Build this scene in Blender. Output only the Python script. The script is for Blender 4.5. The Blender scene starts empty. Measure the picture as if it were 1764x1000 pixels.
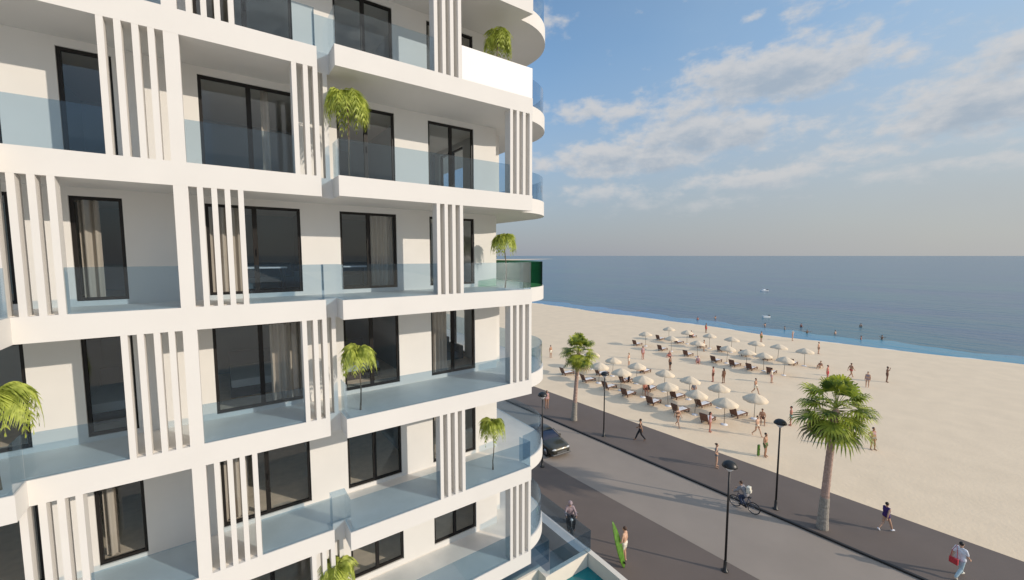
import bpy, bmesh, math, random
from mathutils import Vector, Matrix
R = math.radians
sc = bpy.context.scene
C = sc.collection
random.seed(7)

# ------------------------------------------------------------------ camera
CAMZ = 15.0
cam_d = bpy.data.cameras.new('camera')
cam = bpy.data.objects.new('camera', cam_d)
C.objects.link(cam)
cam.location = (0, 0, CAMZ)
cam.rotation_euler = (R(90 - 4.737), 0, R(-35.25))
cam_d.sensor_width = 36.0
cam_d.lens = 36.0 * 712.0 / 1764.0
cam_d.clip_start = 0.05
cam_d.clip_end = 90000
sc.camera = cam

# ------------------------------------------------------------------ sky
SUN_EL = 21.5
SUN_AZ = math.atan2(0.557, -0.83)          # compass angle of the sun from +Y towards +X
w = bpy.data.worlds.new('World')
sc.world = w
w.use_nodes = True
nt = w.node_tree
nt.nodes.clear()
def N(t, **k):
    n = nt.nodes.new(t)
    for a, b in k.items(): setattr(n, a, b)
    return n
def L(a, b): nt.links.new(a, b)
def math_n(op, a, b=None, c=None, clamp=False):
    n = N('ShaderNodeMath', operation=op); n.use_clamp = clamp
    for i, v in enumerate((a, b, c)):
        if v is None: continue
        if isinstance(v, (int, float)): n.inputs[i].default_value = v
        else: L(v, n.inputs[i])
    return n.outputs[0]
def mix_c(f, a, b, mode='MIX'):
    n = N('ShaderNodeMix', data_type='RGBA', blend_type=mode)
    if isinstance(f, (int, float)): n.inputs[0].default_value = f
    else: L(f, n.inputs[0])
    for i, v in ((6, a), (7, b)):
        if isinstance(v, tuple): n.inputs[i].default_value = (*v, 1)
        else: L(v, n.inputs[i])
    return n.outputs[2]
out = N('ShaderNodeOutputWorld')
sky = N('ShaderNodeTexSky', sky_type='NISHITA')
sky.sun_disc = False
sky.sun_elevation = R(SUN_EL)
sky.sun_rotation = SUN_AZ
sky.altitude = 0
sky.air_density = 1.0
sky.dust_density = 1.2
sky.ozone_density = 1.0
bg = N('ShaderNodeBackground')
bg.inputs[1].default_value = 0.15
tc = N('ShaderNodeTexCoord')
sep = N('ShaderNodeSeparateXYZ'); L(tc.outputs['Generated'], sep.inputs[0])
az = math_n('MULTIPLY', math_n('ARCTAN2', sep.outputs[0], sep.outputs[1]), 180 / math.pi)
el = math_n('MULTIPLY', math_n('ARCSINE', sep.outputs[2]), 180 / math.pi)
# clouds: banks of cumulus given by their compass direction, elevation and size (degrees)
banks = [(67.0, 19.8, 8.6, 2.3, 1.25), (57, 17.6, 5.0, 1.4, .85), (47.0, 18.2, 6.4, 1.1, .9), (59.0, 14.6, 8.4, 2.2, 1.15), (50.0, 12.4, 9.0, 1.9, 1.15),
         (83.4, 13.4, 6.4, 2.3, 1.2), (84.9, 17.2, 4.5, 1.5, .9), (64.7, 25.6, 1.3, .45, .7), (69.8, 24.9, 2.9, .7, .75),
         (66.0, 9.0, 7.5, 1.1, .95), (74.6, 11.4, 5.4, 2.4, .62), (40.0, 28.3, 2.2, 1.5, .7), (46.1, 8.2, 5.5, 1.5, .7),
         (79.9, 8.2, 7.2, .8, .7), (56.6, 6.6, 8.5, 1.2, .6), (100, 20, 9, 3, .9), (120, 14, 10, 3, .9),
         (20, 15, 10, 3, .9), (0, 22, 9, 3, .8), (-30, 12, 14, 3, .9), (-80, 18, 12, 4, .9), (-130, 12, 14, 3, .9), (170, 24, 10, 4, .8)]
cmb = N('ShaderNodeCombineXYZ')
L(math_n('MULTIPLY', az, 0.1), cmb.inputs[0]); L(math_n('MULTIPLY', el, 0.18), cmb.inputs[1])
def cloud_density(el_shift):
    es = math_n('ADD', el, el_shift)
    tot = None
    for (a, e, ra, re, s) in banks:
        dx = math_n('DIVIDE', math_n('SUBTRACT', az, a), ra)
        dy = math_n('DIVIDE', math_n('SUBTRACT', es, e), re)
        r2 = math_n('ADD', math_n('MULTIPLY', dx, dx), math_n('MULTIPLY', dy, dy))
        g = math_n('MULTIPLY', math_n('EXPONENT', math_n('MULTIPLY', r2, -0.55)), s)
        tot = g if tot is None else math_n('MAXIMUM', tot, g)
    tot = math_n('ADD', tot, 0.12)
    mp = N('ShaderNodeMapping'); L(cmb.outputs[0], mp.inputs[0])
    mp.inputs['Location'].default_value = (0, el_shift * 0.18, 0)
    n1 = N('ShaderNodeTexNoise'); n1.inputs['Scale'].default_value = 3.0; n1.inputs['Detail'].default_value = 9
    n1.inputs['Roughness'].default_value = 0.58; n1.inputs['Distortion'].default_value = 0.1
    L(mp.outputs[0], n1.inputs['Vector'])
    d = math_n('ADD', tot, math_n('MULTIPLY', math_n('SUBTRACT', n1.outputs[0], 0.5), 2.0))
    return d, n1.outputs[0]
d0, nz = cloud_density(0.0)
d1, _ = cloud_density(1.1)
mr = N('ShaderNodeMapRange', interpolation_type='SMOOTHSTEP')
L(d0, mr.inputs[0]); mr.inputs[1].default_value = 0.36; mr.inputs[2].default_value = 1.05
mr.inputs[3].default_value = 0.0; mr.inputs[4].default_value = 0.85
lit = N('ShaderNodeMapRange', interpolation_type='SMOOTHSTEP')     # thin above = sunlit top, thick above = grey belly
L(d1, lit.inputs[0]); lit.inputs[1].default_value = 0.5; lit.inputs[2].default_value = 1.6
lit.inputs[3].default_value = 0.0; lit.inputs[4].default_value = 1.0
ccol = mix_c(lit.outputs[0], (4.9, 4.85, 4.85), (2.9, 3.4, 4.0))
# thin veil near the horizon and towards the right
veil = N('ShaderNodeMapRange', interpolation_type='SMOOTHSTEP'); L(el, veil.inputs[0])
veil.inputs[1].default_value = -1.0; veil.inputs[2].default_value = 27.0; veil.inputs[3].default_value = 0.9; veil.inputs[4].default_value = 0.0
vaz = N('ShaderNodeMapRange', interpolation_type='SMOOTHSTEP'); L(az, vaz.inputs[0])
vaz.inputs[1].default_value = 28.0; vaz.inputs[2].default_value = 95.0; vaz.inputs[3].default_value = 0.0; vaz.inputs[4].default_value = 1.0
vcol = mix_c(vaz.outputs[0], (2.55, 2.7, 3.15), (3.6, 3.55, 3.45))
n2 = N('ShaderNodeTexNoise'); n2.inputs['Scale'].default_value = 0.8; n2.inputs['Detail'].default_value = 5; L(cmb.outputs[0], n2.inputs['Vector'])
right_f = math_n('MULTIPLY', vaz.outputs[0], math_n('ADD', math_n('MULTIPLY', n2.outputs[0], 0.7), 0.3))
gain = mix_c(1.0, sky.outputs[0], (1.25, 1.5, 1.62), 'MULTIPLY')
base = mix_c(math_n('MULTIPLY', right_f, 0.95, clamp=True), gain, (3.0, 4.0, 5.0))
# bright sky added overhead and around the sun as unseen fill light
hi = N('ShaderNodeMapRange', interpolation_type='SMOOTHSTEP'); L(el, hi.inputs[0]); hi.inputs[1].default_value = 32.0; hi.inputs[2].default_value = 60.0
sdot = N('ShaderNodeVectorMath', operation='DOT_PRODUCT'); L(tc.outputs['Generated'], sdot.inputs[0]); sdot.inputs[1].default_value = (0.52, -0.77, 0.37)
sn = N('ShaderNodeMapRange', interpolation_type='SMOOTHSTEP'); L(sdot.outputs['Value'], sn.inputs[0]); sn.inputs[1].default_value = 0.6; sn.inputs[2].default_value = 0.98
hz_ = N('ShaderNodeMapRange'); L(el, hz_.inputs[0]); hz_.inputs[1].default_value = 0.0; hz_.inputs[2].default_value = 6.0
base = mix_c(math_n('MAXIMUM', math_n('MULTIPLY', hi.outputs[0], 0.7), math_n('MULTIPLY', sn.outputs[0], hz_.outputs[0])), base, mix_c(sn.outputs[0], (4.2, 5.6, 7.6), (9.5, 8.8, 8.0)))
base = mix_c(veil.outputs[0], base, vcol)
fade = N('ShaderNodeMapRange'); L(el, fade.inputs[0]); fade.inputs[1].default_value = 2.5; fade.inputs[2].default_value = 10.0
cf = math_n('MULTIPLY', mr.outputs[0], fade.outputs[0])
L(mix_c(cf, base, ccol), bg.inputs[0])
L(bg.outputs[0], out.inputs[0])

# ------------------------------------------------------------------ sun
sd = bpy.data.lights.new('sun', 'SUN')
sd.energy = 3.85; sd.angle = R(0.6); sd.color = (1.0, 0.885, 0.75)
sun = bpy.data.objects.new('sun', sd); C.objects.link(sun)
ce = math.cos(R(SUN_EL))
travel = Vector((-0.557 * ce, 0.83 * ce, -math.sin(R(SUN_EL))))
sun.rotation_euler = travel.to_track_quat('-Z', 'Y').to_euler()
sun.location = (30, -30, 40)

sc.view_settings.view_transform = 'Standard'
sc.view_settings.look = 'None'
sc.view_settings.exposure = -0.22
sc.view_settings.gamma = 1.0
sc.render.engine = 'CYCLES'
sc.cycles.max_bounces = 12
sc.cycles.diffuse_bounces = 8
sc.cycles.transparent_max_bounces = 24
sc.render.resolution_x = 1024; sc.render.resolution_y = 580

# ------------------------------------------------------------------ materials
def mat(name, col, rough=0.6, metal=0.0, noise=0.0, nscale=5.0, bump=0.0, bscale=40.0, col2=None, spec=None):
    m = bpy.data.materials.new(name); m.use_nodes = True
    t = m.node_tree; b = t.nodes['Principled BSDF']
    b.inputs['Base Color'].default_value = (*col, 1); b.inputs['Roughness'].default_value = rough
    b.inputs['Metallic'].default_value = metal
    if spec is not None: b.inputs['Specular IOR Level'].default_value = spec
    if noise or bump:
        tcn = t.nodes.new('ShaderNodeTexCoord')
    if noise:
        n = t.nodes.new('ShaderNodeTexNoise'); n.inputs['Scale'].default_value = nscale; n.inputs['Detail'].default_value = 6
        t.links.new(tcn.outputs['Object'], n.inputs['Vector'])
        r = t.nodes.new('ShaderNodeMix'); r.data_type = 'RGBA'
        c2 = col2 or tuple(max(0, x * (1 - noise)) for x in col)
        c1 = tuple(min(1, x * (1 + noise)) for x in col)
        mrr = t.nodes.new('ShaderNodeMapRange'); mrr.inputs[1].default_value = .3; mrr.inputs[2].default_value = .7
        t.links.new(n.outputs[0], mrr.inputs[0]); t.links.new(mrr.outputs[0], r.inputs[0])
        r.inputs[6].default_value = (*c2, 1); r.inputs[7].default_value = (*c1, 1)
        t.links.new(r.outputs[2], b.inputs['Base Color'])
    if bump:
        n = t.nodes.new('ShaderNodeTexNoise'); n.inputs['Scale'].default_value = bscale; n.inputs['Detail'].default_value = 8
        t.links.new(tcn.outputs['Object'], n.inputs['Vector'])
        bp = t.nodes.new('ShaderNodeBump'); bp.inputs['Strength'].default_value = bump; bp.inputs['Distance'].default_value = 0.02
        t.links.new(n.outputs[0], bp.inputs['Height']); t.links.new(bp.outputs[0], b.inputs['Normal'])
    return m
M = {}
M['white'] = mat('white_render', (.64, .622, .595), .75, noise=.018, nscale=1.2, bump=.05, bscale=60)
M['wall'] = mat('wall_render', (.69, .668, .632), .85, noise=.025, nscale=.9, bump=.08, bscale=80)
M['glare_white'] = mat('painted_glare_white', (.70, .69, .675), .5)  # white colour standing in for sun glare on the glass railing
M['tile'] = mat('balcony_tile', (.80, .75, .69), .45, noise=.05, nscale=2.0, bump=.03, bscale=30)
M['black'] = mat('black_aluminium', (.014, .012, .011), .45, spec=.25)
M['blackpaint'] = mat('black_painted_metal', (.012, .012, .013), .4)
M['room_wall'] = mat('room_wall', (.26, .34, .39), .8)
M['room_floor'] = mat('room_floor', (.72, .60, .47), .6, noise=.1, nscale=4)
M['room_ceiling'] = mat('room_ceiling', (.78, .74, .68), .8)
M['curtain'] = mat('curtain_cloth', (.46, .39, .32), .9)
M['darkwood'] = mat('dark_wood', (.05, .03, .022), .5, noise=.2, nscale=12)
M['linen'] = mat('bed_linen', (.42, .48, .52), .9)
M['sofa'] = mat('sofa_cloth', (.10, .14, .17), .9)
M['water_pool'] = mat('pool_water', (.003, .16, .18), .06, noise=.15, nscale=1.5, bump=.15, bscale=3)
M['beige'] = mat('beige_plaster', (.74, .67, .57), .8, noise=.03, nscale=2)
M['grey_deck'] = mat('grey_deck', (.52, .50, .48), .6, noise=.05, nscale=2)
M['road'] = mat('road_paving', (.305, .252, .208), .8, noise=.06, nscale=.35, bump=.1, bscale=25)
M['pave'] = mat('dark_paving', (.142, .110, .092), .8, noise=.06, nscale=.5, bump=.1, bscale=25)
M['kerb'] = mat('black_kerb', (.02, .018, .018), .6)
M['trunk'] = mat('palm_trunk', (.42, .29, .235), .9, noise=.22, nscale=9, bump=.5, bscale=18)
M['trunk_low'] = mat('palm_trunk_base', (.30, .27, .23), .9, noise=.25, nscale=10, bump=.6, bscale=22)
M['thintrunk'] = mat('slender_stem', (.17, .13, .09), .85, noise=.2, nscale=30)
M['wicker'] = mat('brown_wicker', (.14, .07, .048), .7, noise=.25, nscale=60, bump=.6, bscale=120)
M['cushion'] = mat('white_cushion', (.75, .75, .77), .9, noise=.03, nscale=8)
M['canopy'] = mat('cream_canvas', (.68, .565, .42), .85, noise=.03, nscale=4)
M['pole_grey'] = mat('umbrella_pole', (.20, .17, .14), .5)
M['disc'] = mat('white_concrete', (.78, .80, .84), .7)
M['milk'] = mat('milk_glass', (.75, .77, .8), .2)
M['tyre'] = mat('tyre_rubber', (.012, .012, .012), .8)
M['rim'] = mat('wheel_rim', (.35, .35, .36), .3, .9)
M['carpaint'] = mat('olive_car_paint', (.055, .052, .038), .32, .35)
M['carpaint'].node_tree.nodes['Principled BSDF'].inputs['Coat Weight'].default_value = 0.6
M['carglass'] = mat('car_glass', (.01, .02, .05), .04)
M['lightglass'] = mat('headlight_glass', (.6, .62, .62), .1)
M['plate'] = mat('car_trim', (.10, .10, .10), .4)
M['boat'] = mat('white_boat_hull', (.8, .82, .84), .4)
M['green_board'] = mat('lime_board', (.065, .17, .01), .45, noise=.5, nscale=5)
M['bluemetal'] = mat('bicycle_blue_paint', (.05, .07, .12), .3, .3)

def leaf_mat(name, c1, c2, trans=.35, nscale=3.0):
    m = bpy.data.materials.new(name); m.use_nodes = True; t = m.node_tree; b = t.nodes['Principled BSDF']
    tcn = t.nodes.new('ShaderNodeTexCoord'); n = t.nodes.new('ShaderNodeTexNoise'); n.inputs['Scale'].default_value = nscale
    t.links.new(tcn.outputs['Object'], n.inputs['Vector'])
    r = t.nodes.new('ShaderNodeMix'); r.data_type = 'RGBA'
    mrr = t.nodes.new('ShaderNodeMapRange'); mrr.inputs[1].default_value = .35; mrr.inputs[2].default_value = .65
    t.links.new(n.outputs[0], mrr.inputs[0]); t.links.new(mrr.outputs[0], r.inputs[0])
    r.inputs[6].default_value = (*c1, 1); r.inputs[7].default_value = (*c2, 1)
    t.links.new(r.outputs[2], b.inputs['Base Color']); b.inputs['Roughness'].default_value = .5
    tr = t.nodes.new('ShaderNodeBsdfTranslucent'); t.links.new(r.outputs[2], tr.inputs[0])
    mx = t.nodes.new('ShaderNodeMixShader'); mx.inputs[0].default_value = trans
    t.links.new(b.outputs[0], mx.inputs[1]); t.links.new(tr.outputs[0], mx.inputs[2])
    t.links.new(mx.outputs[0], t.nodes['Material Output'].inputs[0])
    return m
M['fan_leaf'] = leaf_mat('fan_palm_leaf', (.055, .11, .015), (.58, .62, .08), .35, 1.5)
M['dry_leaf'] = leaf_mat('dry_palm_leaf', (.20, .16, .09), (.32, .26, .14), .2)
M['feather_leaf'] = leaf_mat('balcony_palm_leaf', (.24, .30, .035), (.60, .66, .14), .4, 6.0)

def glass_mat(name, tint, gl=1.0, rough=0.0, ior=1.45):
    m = bpy.data.materials.new(name); m.use_nodes = True; t = m.node_tree; t.nodes.clear()
    o = t.nodes.new('ShaderNodeOutputMaterial'); tr = t.nodes.new('ShaderNodeBsdfTransparent'); tr.inputs[0].default_value = (*tint, 1)
    g = t.nodes.new('ShaderNodeBsdfGlossy'); g.inputs['Roughness'].default_value = rough; g.inputs[0].default_value = (gl, gl, gl, 1)
    lw = t.nodes.new('ShaderNodeLayerWeight'); lw.inputs[0].default_value = .5      # Schlick reflectance of clear glass
    pw = t.nodes.new('ShaderNodeMath'); pw.operation = 'POWER'; t.links.new(lw.outputs['Facing'], pw.inputs[0]); pw.inputs[1].default_value = 5
    f0 = ((ior - 1) / (ior + 1)) ** 2
    f = t.nodes.new('ShaderNodeMath'); f.operation = 'MULTIPLY_ADD'; t.links.new(pw.outputs[0], f.inputs[0]); f.inputs[1].default_value = 1 - f0; f.inputs[2].default_value = f0
    mx = t.nodes.new('ShaderNodeMixShader'); t.links.new(f.outputs[0], mx.inputs[0])
    t.links.new(tr.outputs[0], mx.inputs[1]); t.links.new(g.outputs[0], mx.inputs[2]); t.links.new(mx.outputs[0], o.inputs[0])
    return m
M['rail'] = glass_mat('rail_glass', (.725, .81, .87), 1.0)
M['rail_green'] = glass_mat('green_rail_glass', (.42, .67, .50), .06)
M['pane'] = glass_mat('window_glass', (.93, .95, .96), .95, ior=1.5)

def sea_mat(name, deep, shallow_blend=False):
    m = bpy.data.materials.new(name); m.use_nodes = True; t = m.node_tree; b = t.nodes['Principled BSDF']
    b.inputs['Base Color'].default_value = (*deep, 1); b.inputs['Roughness'].default_value = .22; b.inputs['IOR'].default_value = 1.33
    tcn = t.nodes.new('ShaderNodeTexCoord'); mp = t.nodes.new('ShaderNodeMapping'); mp.inputs['Scale'].default_value = (.35, .13, 1); mp.inputs['Rotation'].default_value = (0, 0, R(-12))
    t.links.new(tcn.outputs['Object'], mp.inputs[0])
    n = t.nodes.new('ShaderNodeTexNoise'); n.inputs['Scale'].default_value = 1.0; n.inputs['Detail'].default_value = 5; t.links.new(mp.outputs[0], n.inputs[0])
    n3 = t.nodes.new('ShaderNodeTexNoise'); n3.inputs['Scale'].default_value = .09; n3.inputs['Detail'].default_value = 3; t.links.new(mp.outputs[0], n3.inputs[0])
    ad = t.nodes.new('ShaderNodeMath'); ad.operation = 'MULTIPLY_ADD'; t.links.new(n3.outputs[0], ad.inputs[0]); ad.inputs[1].default_value = 2.0; t.links.new(n.outputs[0], ad.inputs[2])
    bp = t.nodes.new('ShaderNodeBump'); bp.inputs['Strength'].default_value = .8; bp.inputs['Distance'].default_value = .45
    t.links.new(ad.outputs[0], bp.inputs['Height']); t.links.new(bp.outputs[0], b.inputs['Normal'])
    mrr = t.nodes.new('ShaderNodeMapRange'); mrr.inputs[1].default_value = .38; mrr.inputs[2].default_value = .64; t.links.new(n3.outputs[0], mrr.inputs[0])
    r = t.nodes.new('ShaderNodeMix'); r.data_type = 'RGBA'; t.links.new(mrr.outputs[0], r.inputs[0])
    r.inputs[6].default_value = (*deep, 1); r.inputs[7].default_value = (deep[0] * 1.0, deep[1] * 1.35, deep[2] * .95, 1)
    t.links.new(r.outputs[2], b.inputs['Base Color'])
    return m
M['sea'] = sea_mat('sea_water', (.04, .095, .175))
M['shallow'] = sea_mat('shallow_sea_water', (.07, .19, .37))

def sand_mat():
    m = mat('beach_sand', (.76, .60, .42), .95, noise=.045, nscale=.5, bump=.8, bscale=4.5)
    return m
M['sand'] = sand_mat()
M['land'] = mat('green_land', (.10, .12, .04), .95, noise=.3, nscale=.02)

# ------------------------------------------------------------------ mesh helpers
class MB:
    def __init__(s): s.bm = bmesh.new()
    def box(s, x0, y0, z0, x1, y1, z1, bevel=0):
        v = [s.bm.verts.new(p) for p in ((x0, y0, z0), (x1, y0, z0), (x1, y1, z0), (x0, y1, z0), (x0, y0, z1), (x1, y0, z1), (x1, y1, z1), (x0, y1, z1))]
        fs = [s.bm.faces.new([v[i] for i in q]) for q in ((0, 3, 2, 1), (4, 5, 6, 7), (0, 1, 5, 4), (1, 2, 6, 5), (2, 3, 7, 6), (3, 0, 4, 7))]
        if bevel:
            es = list({e for f in fs for e in f.edges})
            bmesh.ops.bevel(s.bm, geom=es, offset=bevel, segments=2, affect='EDGES', profile=.7)
        return s
    def prism(s, pts, z0, z1):
        a = [s.bm.verts.new((x, y, z0)) for x, y in pts]; b = [s.bm.verts.new((x, y, z1)) for x, y in pts]
        n = len(pts)
        s.bm.faces.new(a[::-1]); s.bm.faces.new(b)
        for i in range(n): s.bm.faces.new((a[i], a[(i + 1) % n], b[(i + 1) % n], b[i]))
        return s
    def sheet(s, pts, z):
        s.bm.faces.new([s.bm.verts.new((x, y, z)) for x, y in pts]); return s
    def strip(s, pts, z0, z1, thick):      # upright band following a polyline
        pts = [Vector((p[0], p[1], 0)) for p in pts]; n = len(pts); L_, R_ = [], []
        for i, p in enumerate(pts):
            if i == 0: d = pts[1] - p
            elif i == n - 1: d = p - pts[i - 1]
            else: d = (pts[i + 1] - p).normalized() + (p - pts[i - 1]).normalized()
            d.normalize(); nn = Vector((-d.y, d.x, 0)) * (thick / 2)
            L_.append(p + nn); R_.append(p - nn)
        return s.prism([(v.x, v.y) for v in L_] + [(v.x, v.y) for v in R_[::-1]], z0, z1)
    def tube(s, pts, rad, seg=8, cap=True, sx=1.0):
        pts = [Vector(p) for p in pts]
        if isinstance(rad, (int, float)): rad = [rad] * len(pts)
        rings = []
        up = Vector((0, 0, 1))
        for i, p in enumerate(pts):
            d = (pts[min(i + 1, len(pts) - 1)] - pts[max(i - 1, 0)]).normalized()
            a = d.cross(up) if abs(d.z) < .95 else d.cross(Vector((0, 1, 0)))
            a.normalize(); b = d.cross(a).normalized()
            rings.append([s.bm.verts.new(p + (a * math.cos(t) * sx + b * math.sin(t)) * rad[i]) for t in [2 * math.pi * k / seg for k in range(seg)]])
        for r0, r1 in zip(rings, rings[1:]):
            for k in range(seg): s.bm.faces.new((r0[k], r0[(k + 1) % seg], r1[(k + 1) % seg], r1[k]))
        if cap: s.bm.faces.new(rings[0][::-1]); s.bm.faces.new(rings[-1])
        return s
    def lathe(s, prof, seg=16, c=(0, 0, 0), lobes=0, amp=0.0):
        rings = []
        for r, z in prof:
            rings.append([s.bm.verts.new((c[0] + math.cos(t) * r, c[1] + math.sin(t) * r, c[2] + z)) for t in [2 * math.pi * k / seg for k in range(seg)]])
        for r0, r1 in zip(rings, rings[1:]):
            for k in range(seg): s.bm.faces.new((r0[k], r0[(k + 1) % seg], r1[(k + 1) % seg], r1[k]))
        s.bm.faces.new(rings[0][::-1]); s.bm.faces.new(rings[-1])
        return s
    def cap(s, p0, r0, p1, r1, seg=10):      # round-ended tapered limb
        p0, p1 = Vector(p0), Vector(p1); d = p1 - p0
        if d.length < 1e-5: d = Vector((0, 0, 1e-4)); p1 = p0 + d
        d.normalize(); pts = []; rr = []
        for t in (-1, -.8, -.45, 0): pts.append(p0 + d * t * r0); rr.append(max(.001, r0 * math.sqrt(max(0, 1 - t * t))))
        for t in (0, .45, .8, 1): pts.append(p1 + d * t * r1); rr.append(max(.001, r1 * math.sqrt(max(0, 1 - t * t))))
        rings = []
        a = d.cross(Vector((0, 0, 1))) if abs(d.z) < .95 else d.cross(Vector((0, 1, 0)))
        a.normalize(); b = d.cross(a).normalized()
        for p, r in zip(pts, rr):
            rings.append([s.bm.verts.new(p + (a * math.cos(t) + b * math.sin(t)) * r) for t in [2 * math.pi * k / seg for k in range(seg)]])
        for q0, q1 in zip(rings, rings[1:]):
            for k in range(seg): s.bm.faces.new((q0[k], q0[(k + 1) % seg], q1[(k + 1) % seg], q1[k]))
        s.bm.faces.new(rings[0][::-1]); s.bm.faces.new(rings[-1])
        return s
    def ellipsoid(s, c, r, rot=None, seg=14, rings_n=9):
        mt = Matrix.Translation(Vector(c)) @ (rot.to_4x4() if rot else Matrix.Identity(4)) @ Matrix.Diagonal((*r, 1))
        bmesh.ops.create_uvsphere(s.bm, u_segments=seg, v_segments=rings_n, radius=1, matrix=mt); return s
    def torus(s, c, R1, r, axis='x', seg=28, s2=8):
        rings = []
        for i in range(seg):
            t = 2 * math.pi * i / seg; ring = []
            for k in range(s2):
                u = 2 * math.pi * k / s2; rr = R1 + r * math.cos(u); h = r * math.sin(u)
                p = (h, rr * math.cos(t), rr * math.sin(t)) if axis == 'x' else (rr * math.cos(t), rr * math.sin(t), h)
                ring.append(s.bm.verts.new((c[0] + p[0], c[1] + p[1], c[2] + p[2])))
            rings.append(ring)
        for i in range(seg):
            a, b = rings[i], rings[(i + 1) % seg]
            for k in range(s2): s.bm.faces.new((a[k], a[(k + 1) % s2], b[(k + 1) % s2], b[k]))
        return s
    def mesh(s, name, smooth=False):
        bmesh.ops.recalc_face_normals(s.bm, faces=s.bm.faces)
        me = bpy.data.meshes.new(name); s.bm.to_mesh(me); s.bm.free()
        if smooth:
            for p in me.polygons: p.use_smooth = True
        return me
    def build(s, name, m, parent=None, smooth=False, label=None):
        me = s.mesh(name, smooth)
        me.materials.append(M[m] if isinstance(m, str) else m)
        o = bpy.data.objects.new(name, me); C.objects.link(o)
        if parent: o.parent = parent
        if label: o['label'] = label
        return o
def tag(o, label, cat, group=None):
    o['label'] = label; o['category'] = cat
    if group: o['group'] = group
    return o
def thing(name, label, cat, loc=(0, 0, 0), rz=0, group=None):
    o = bpy.data.objects.new(name, None); C.objects.link(o); o.location = loc; o.rotation_euler = (0, 0, rz)
    o.empty_display_size = .2
    return tag(o, label, cat, group)
def struct(o): o['kind'] = 'structure'; return o
def kids(o): return [c for c in bpy.data.objects if c.parent == o]
KID = {}
def dup(src, loc, rz, label, group=None):
    def cp(o, par):
        c = o.copy(); C.objects.link(c); c.parent = par
        for k in KID.setdefault(o.name, kids(o)): cp(k, c)
        return c
    r = cp(src, None); r.location = loc; r.rotation_euler = (0, 0, rz); r['label'] = label
    if group: r['group'] = group
    return r

# ------------------------------------------------------------------ ground, road, beach, sea
M['land_beige'] = mat('bounce_ground', (.80, .70, .57), .95, noise=.06, nscale=.2)  # base ground coloured pale to reflect more light up at the facade
def sx(c, Y): return c - 0.076 * Y          # the street runs along +Y, drifting slightly towards -X
struct(MB().sheet([(-900, -900), (30, -900), (30, 1500), (-900, 1500)], -0.02).build('ground', 'land_beige'))
struct(MB().sheet([(11.0, -250), (sx(20.4, -250), -250), (sx(20.4, 300), 300), (11.0, 300)], 0.0).build('pavement', 'pave'))
def street_strip(c0, c1, z, name, m):
    return struct(MB().sheet([(sx(c0, -250), -250), (sx(c1, -250), -250), (sx(c1, 300), 300), (sx(c0, 300), 300)], z).build(name, m))
street_strip(20.4, 26.16, 0.004, 'road', 'road')
mb = MB(); mb.prism([(sx(26.16, -250), -250), (sx(26.3, -250), -250), (sx(26.3, 300), 300), (sx(26.16, 300), 300)], -.1, .11)
struct(mb.build('kerb', 'kerb'))
mb = MB(); mb.prism([(sx(26.3, -250), -250), (sx(31.5, -250), -250), (sx(31.5, 300), 300), (sx(26.3, 300), 300)], -.1, .10)
struct(mb.build('promenade', 'pave'))
struct(MB().sheet([(-60, -40), (10.9, -40), (10.9, 2.9), (-60, 2.9)], 0.004).build('bounce_deck', 'beige'))  # unseen deck added to bounce warm light onto the balcony undersides
# shoreline X as a function of Y
SH = [(-400, 150), (-150, 108), (-60, 97), (-20, 92.5), (5, 89.2), (21, 87.0), (37, 84.3), (65, 83.3), (100, 81.0), (160, 70), (260, 40), (420, 60), (700, 300), (1100, 740), (1500, 1300)]
def shore(y):
    for (y0, x0), (y1, x1) in zip(SH, SH[1:]):
        if y <= y1: return x0 + (x1 - x0) * (y - y0) / (y1 - y0)
    return SH[-1][1]
bm = bmesh.new()
ys = [-400 + 10 * i for i in range(36)] + [-40 + 2 * i for i in range(70)] + [100 + 12 * i for i in range(30)] + [460 + 40 * i for i in range(28)]
prev = None
rnd = random.Random(3)
for y in ys:
    xs = shore(y) + (math.sin(y * .31) * .35 + math.sin(y * .13 + 1) * .6 if -60 < y < 120 else 0)
    x0 = min(sx(31.5, y) if y <= 300 else -100, xs - 20)
    if y > 300: x0 = -200
    row = []
    for t in [0, .01, .05] + [k / 24 for k in range(2, 24)] + [1.0]:
        x = x0 + (xs - x0) * t
        zz = .10 if t == 0 else .06 + .05 * (math.sin(x * .9 + y * .35) * math.cos(y * .8 - x * .2)) * min(1, t * 8) * min(1, (1 - t) * 6) - .06 * max(0, (t - .85) / .15)
        row.append(bm.verts.new((x, y, zz)))
    for dx, z in ((4, -.35), (12, -1.1), (40, -3)): row.append(bm.verts.new((xs + dx, y, z)))
    if prev:
        for a, b, c, d in zip(prev, prev[1:], row[1:], row): bm.faces.new((a, b, c, d))
    prev = row
bmesh.ops.recalc_face_normals(bm, faces=bm.faces)
me = bpy.data.meshes.new('beach')
for f in bm.faces: f.smooth = True
bm.to_mesh(me); bm.free(); me.materials.append(M['sand'])
o = bpy.data.objects.new('beach', me); C.objects.link(o); struct(o)
S = 60000
struct(MB().sheet([(20, -S), (S, -S), (S, S), (20, S)], -0.05).build('sea', 'sea'))
pts = [(shore(y) - 1.5, y) for y in range(-60, 140, 4)] + [(shore(y) + (8.2 if y > 25 else 8.2 - (25 - y) * .03) + 1.0 * math.sin(y * .4) + .6 * math.sin(y * .9 + 2), y) for y in range(136, -64, -2)]
struct(MB().sheet(pts, -0.042).build('shallow_water', 'shallow'))
M['foam'] = mat('sea_foam', (.72, .74, .74), .9)
e0 = [(shore(y) - .35 + (math.sin(y * .31) * .35 + math.sin(y * .13 + 1) * .6), y) for y in range(-58, 120, 1)]
e1 = [(x + .75 + .3 * math.sin(y * .77) + .2 * math.sin(y * 2.1), y) for x, y in e0][::-1]
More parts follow.
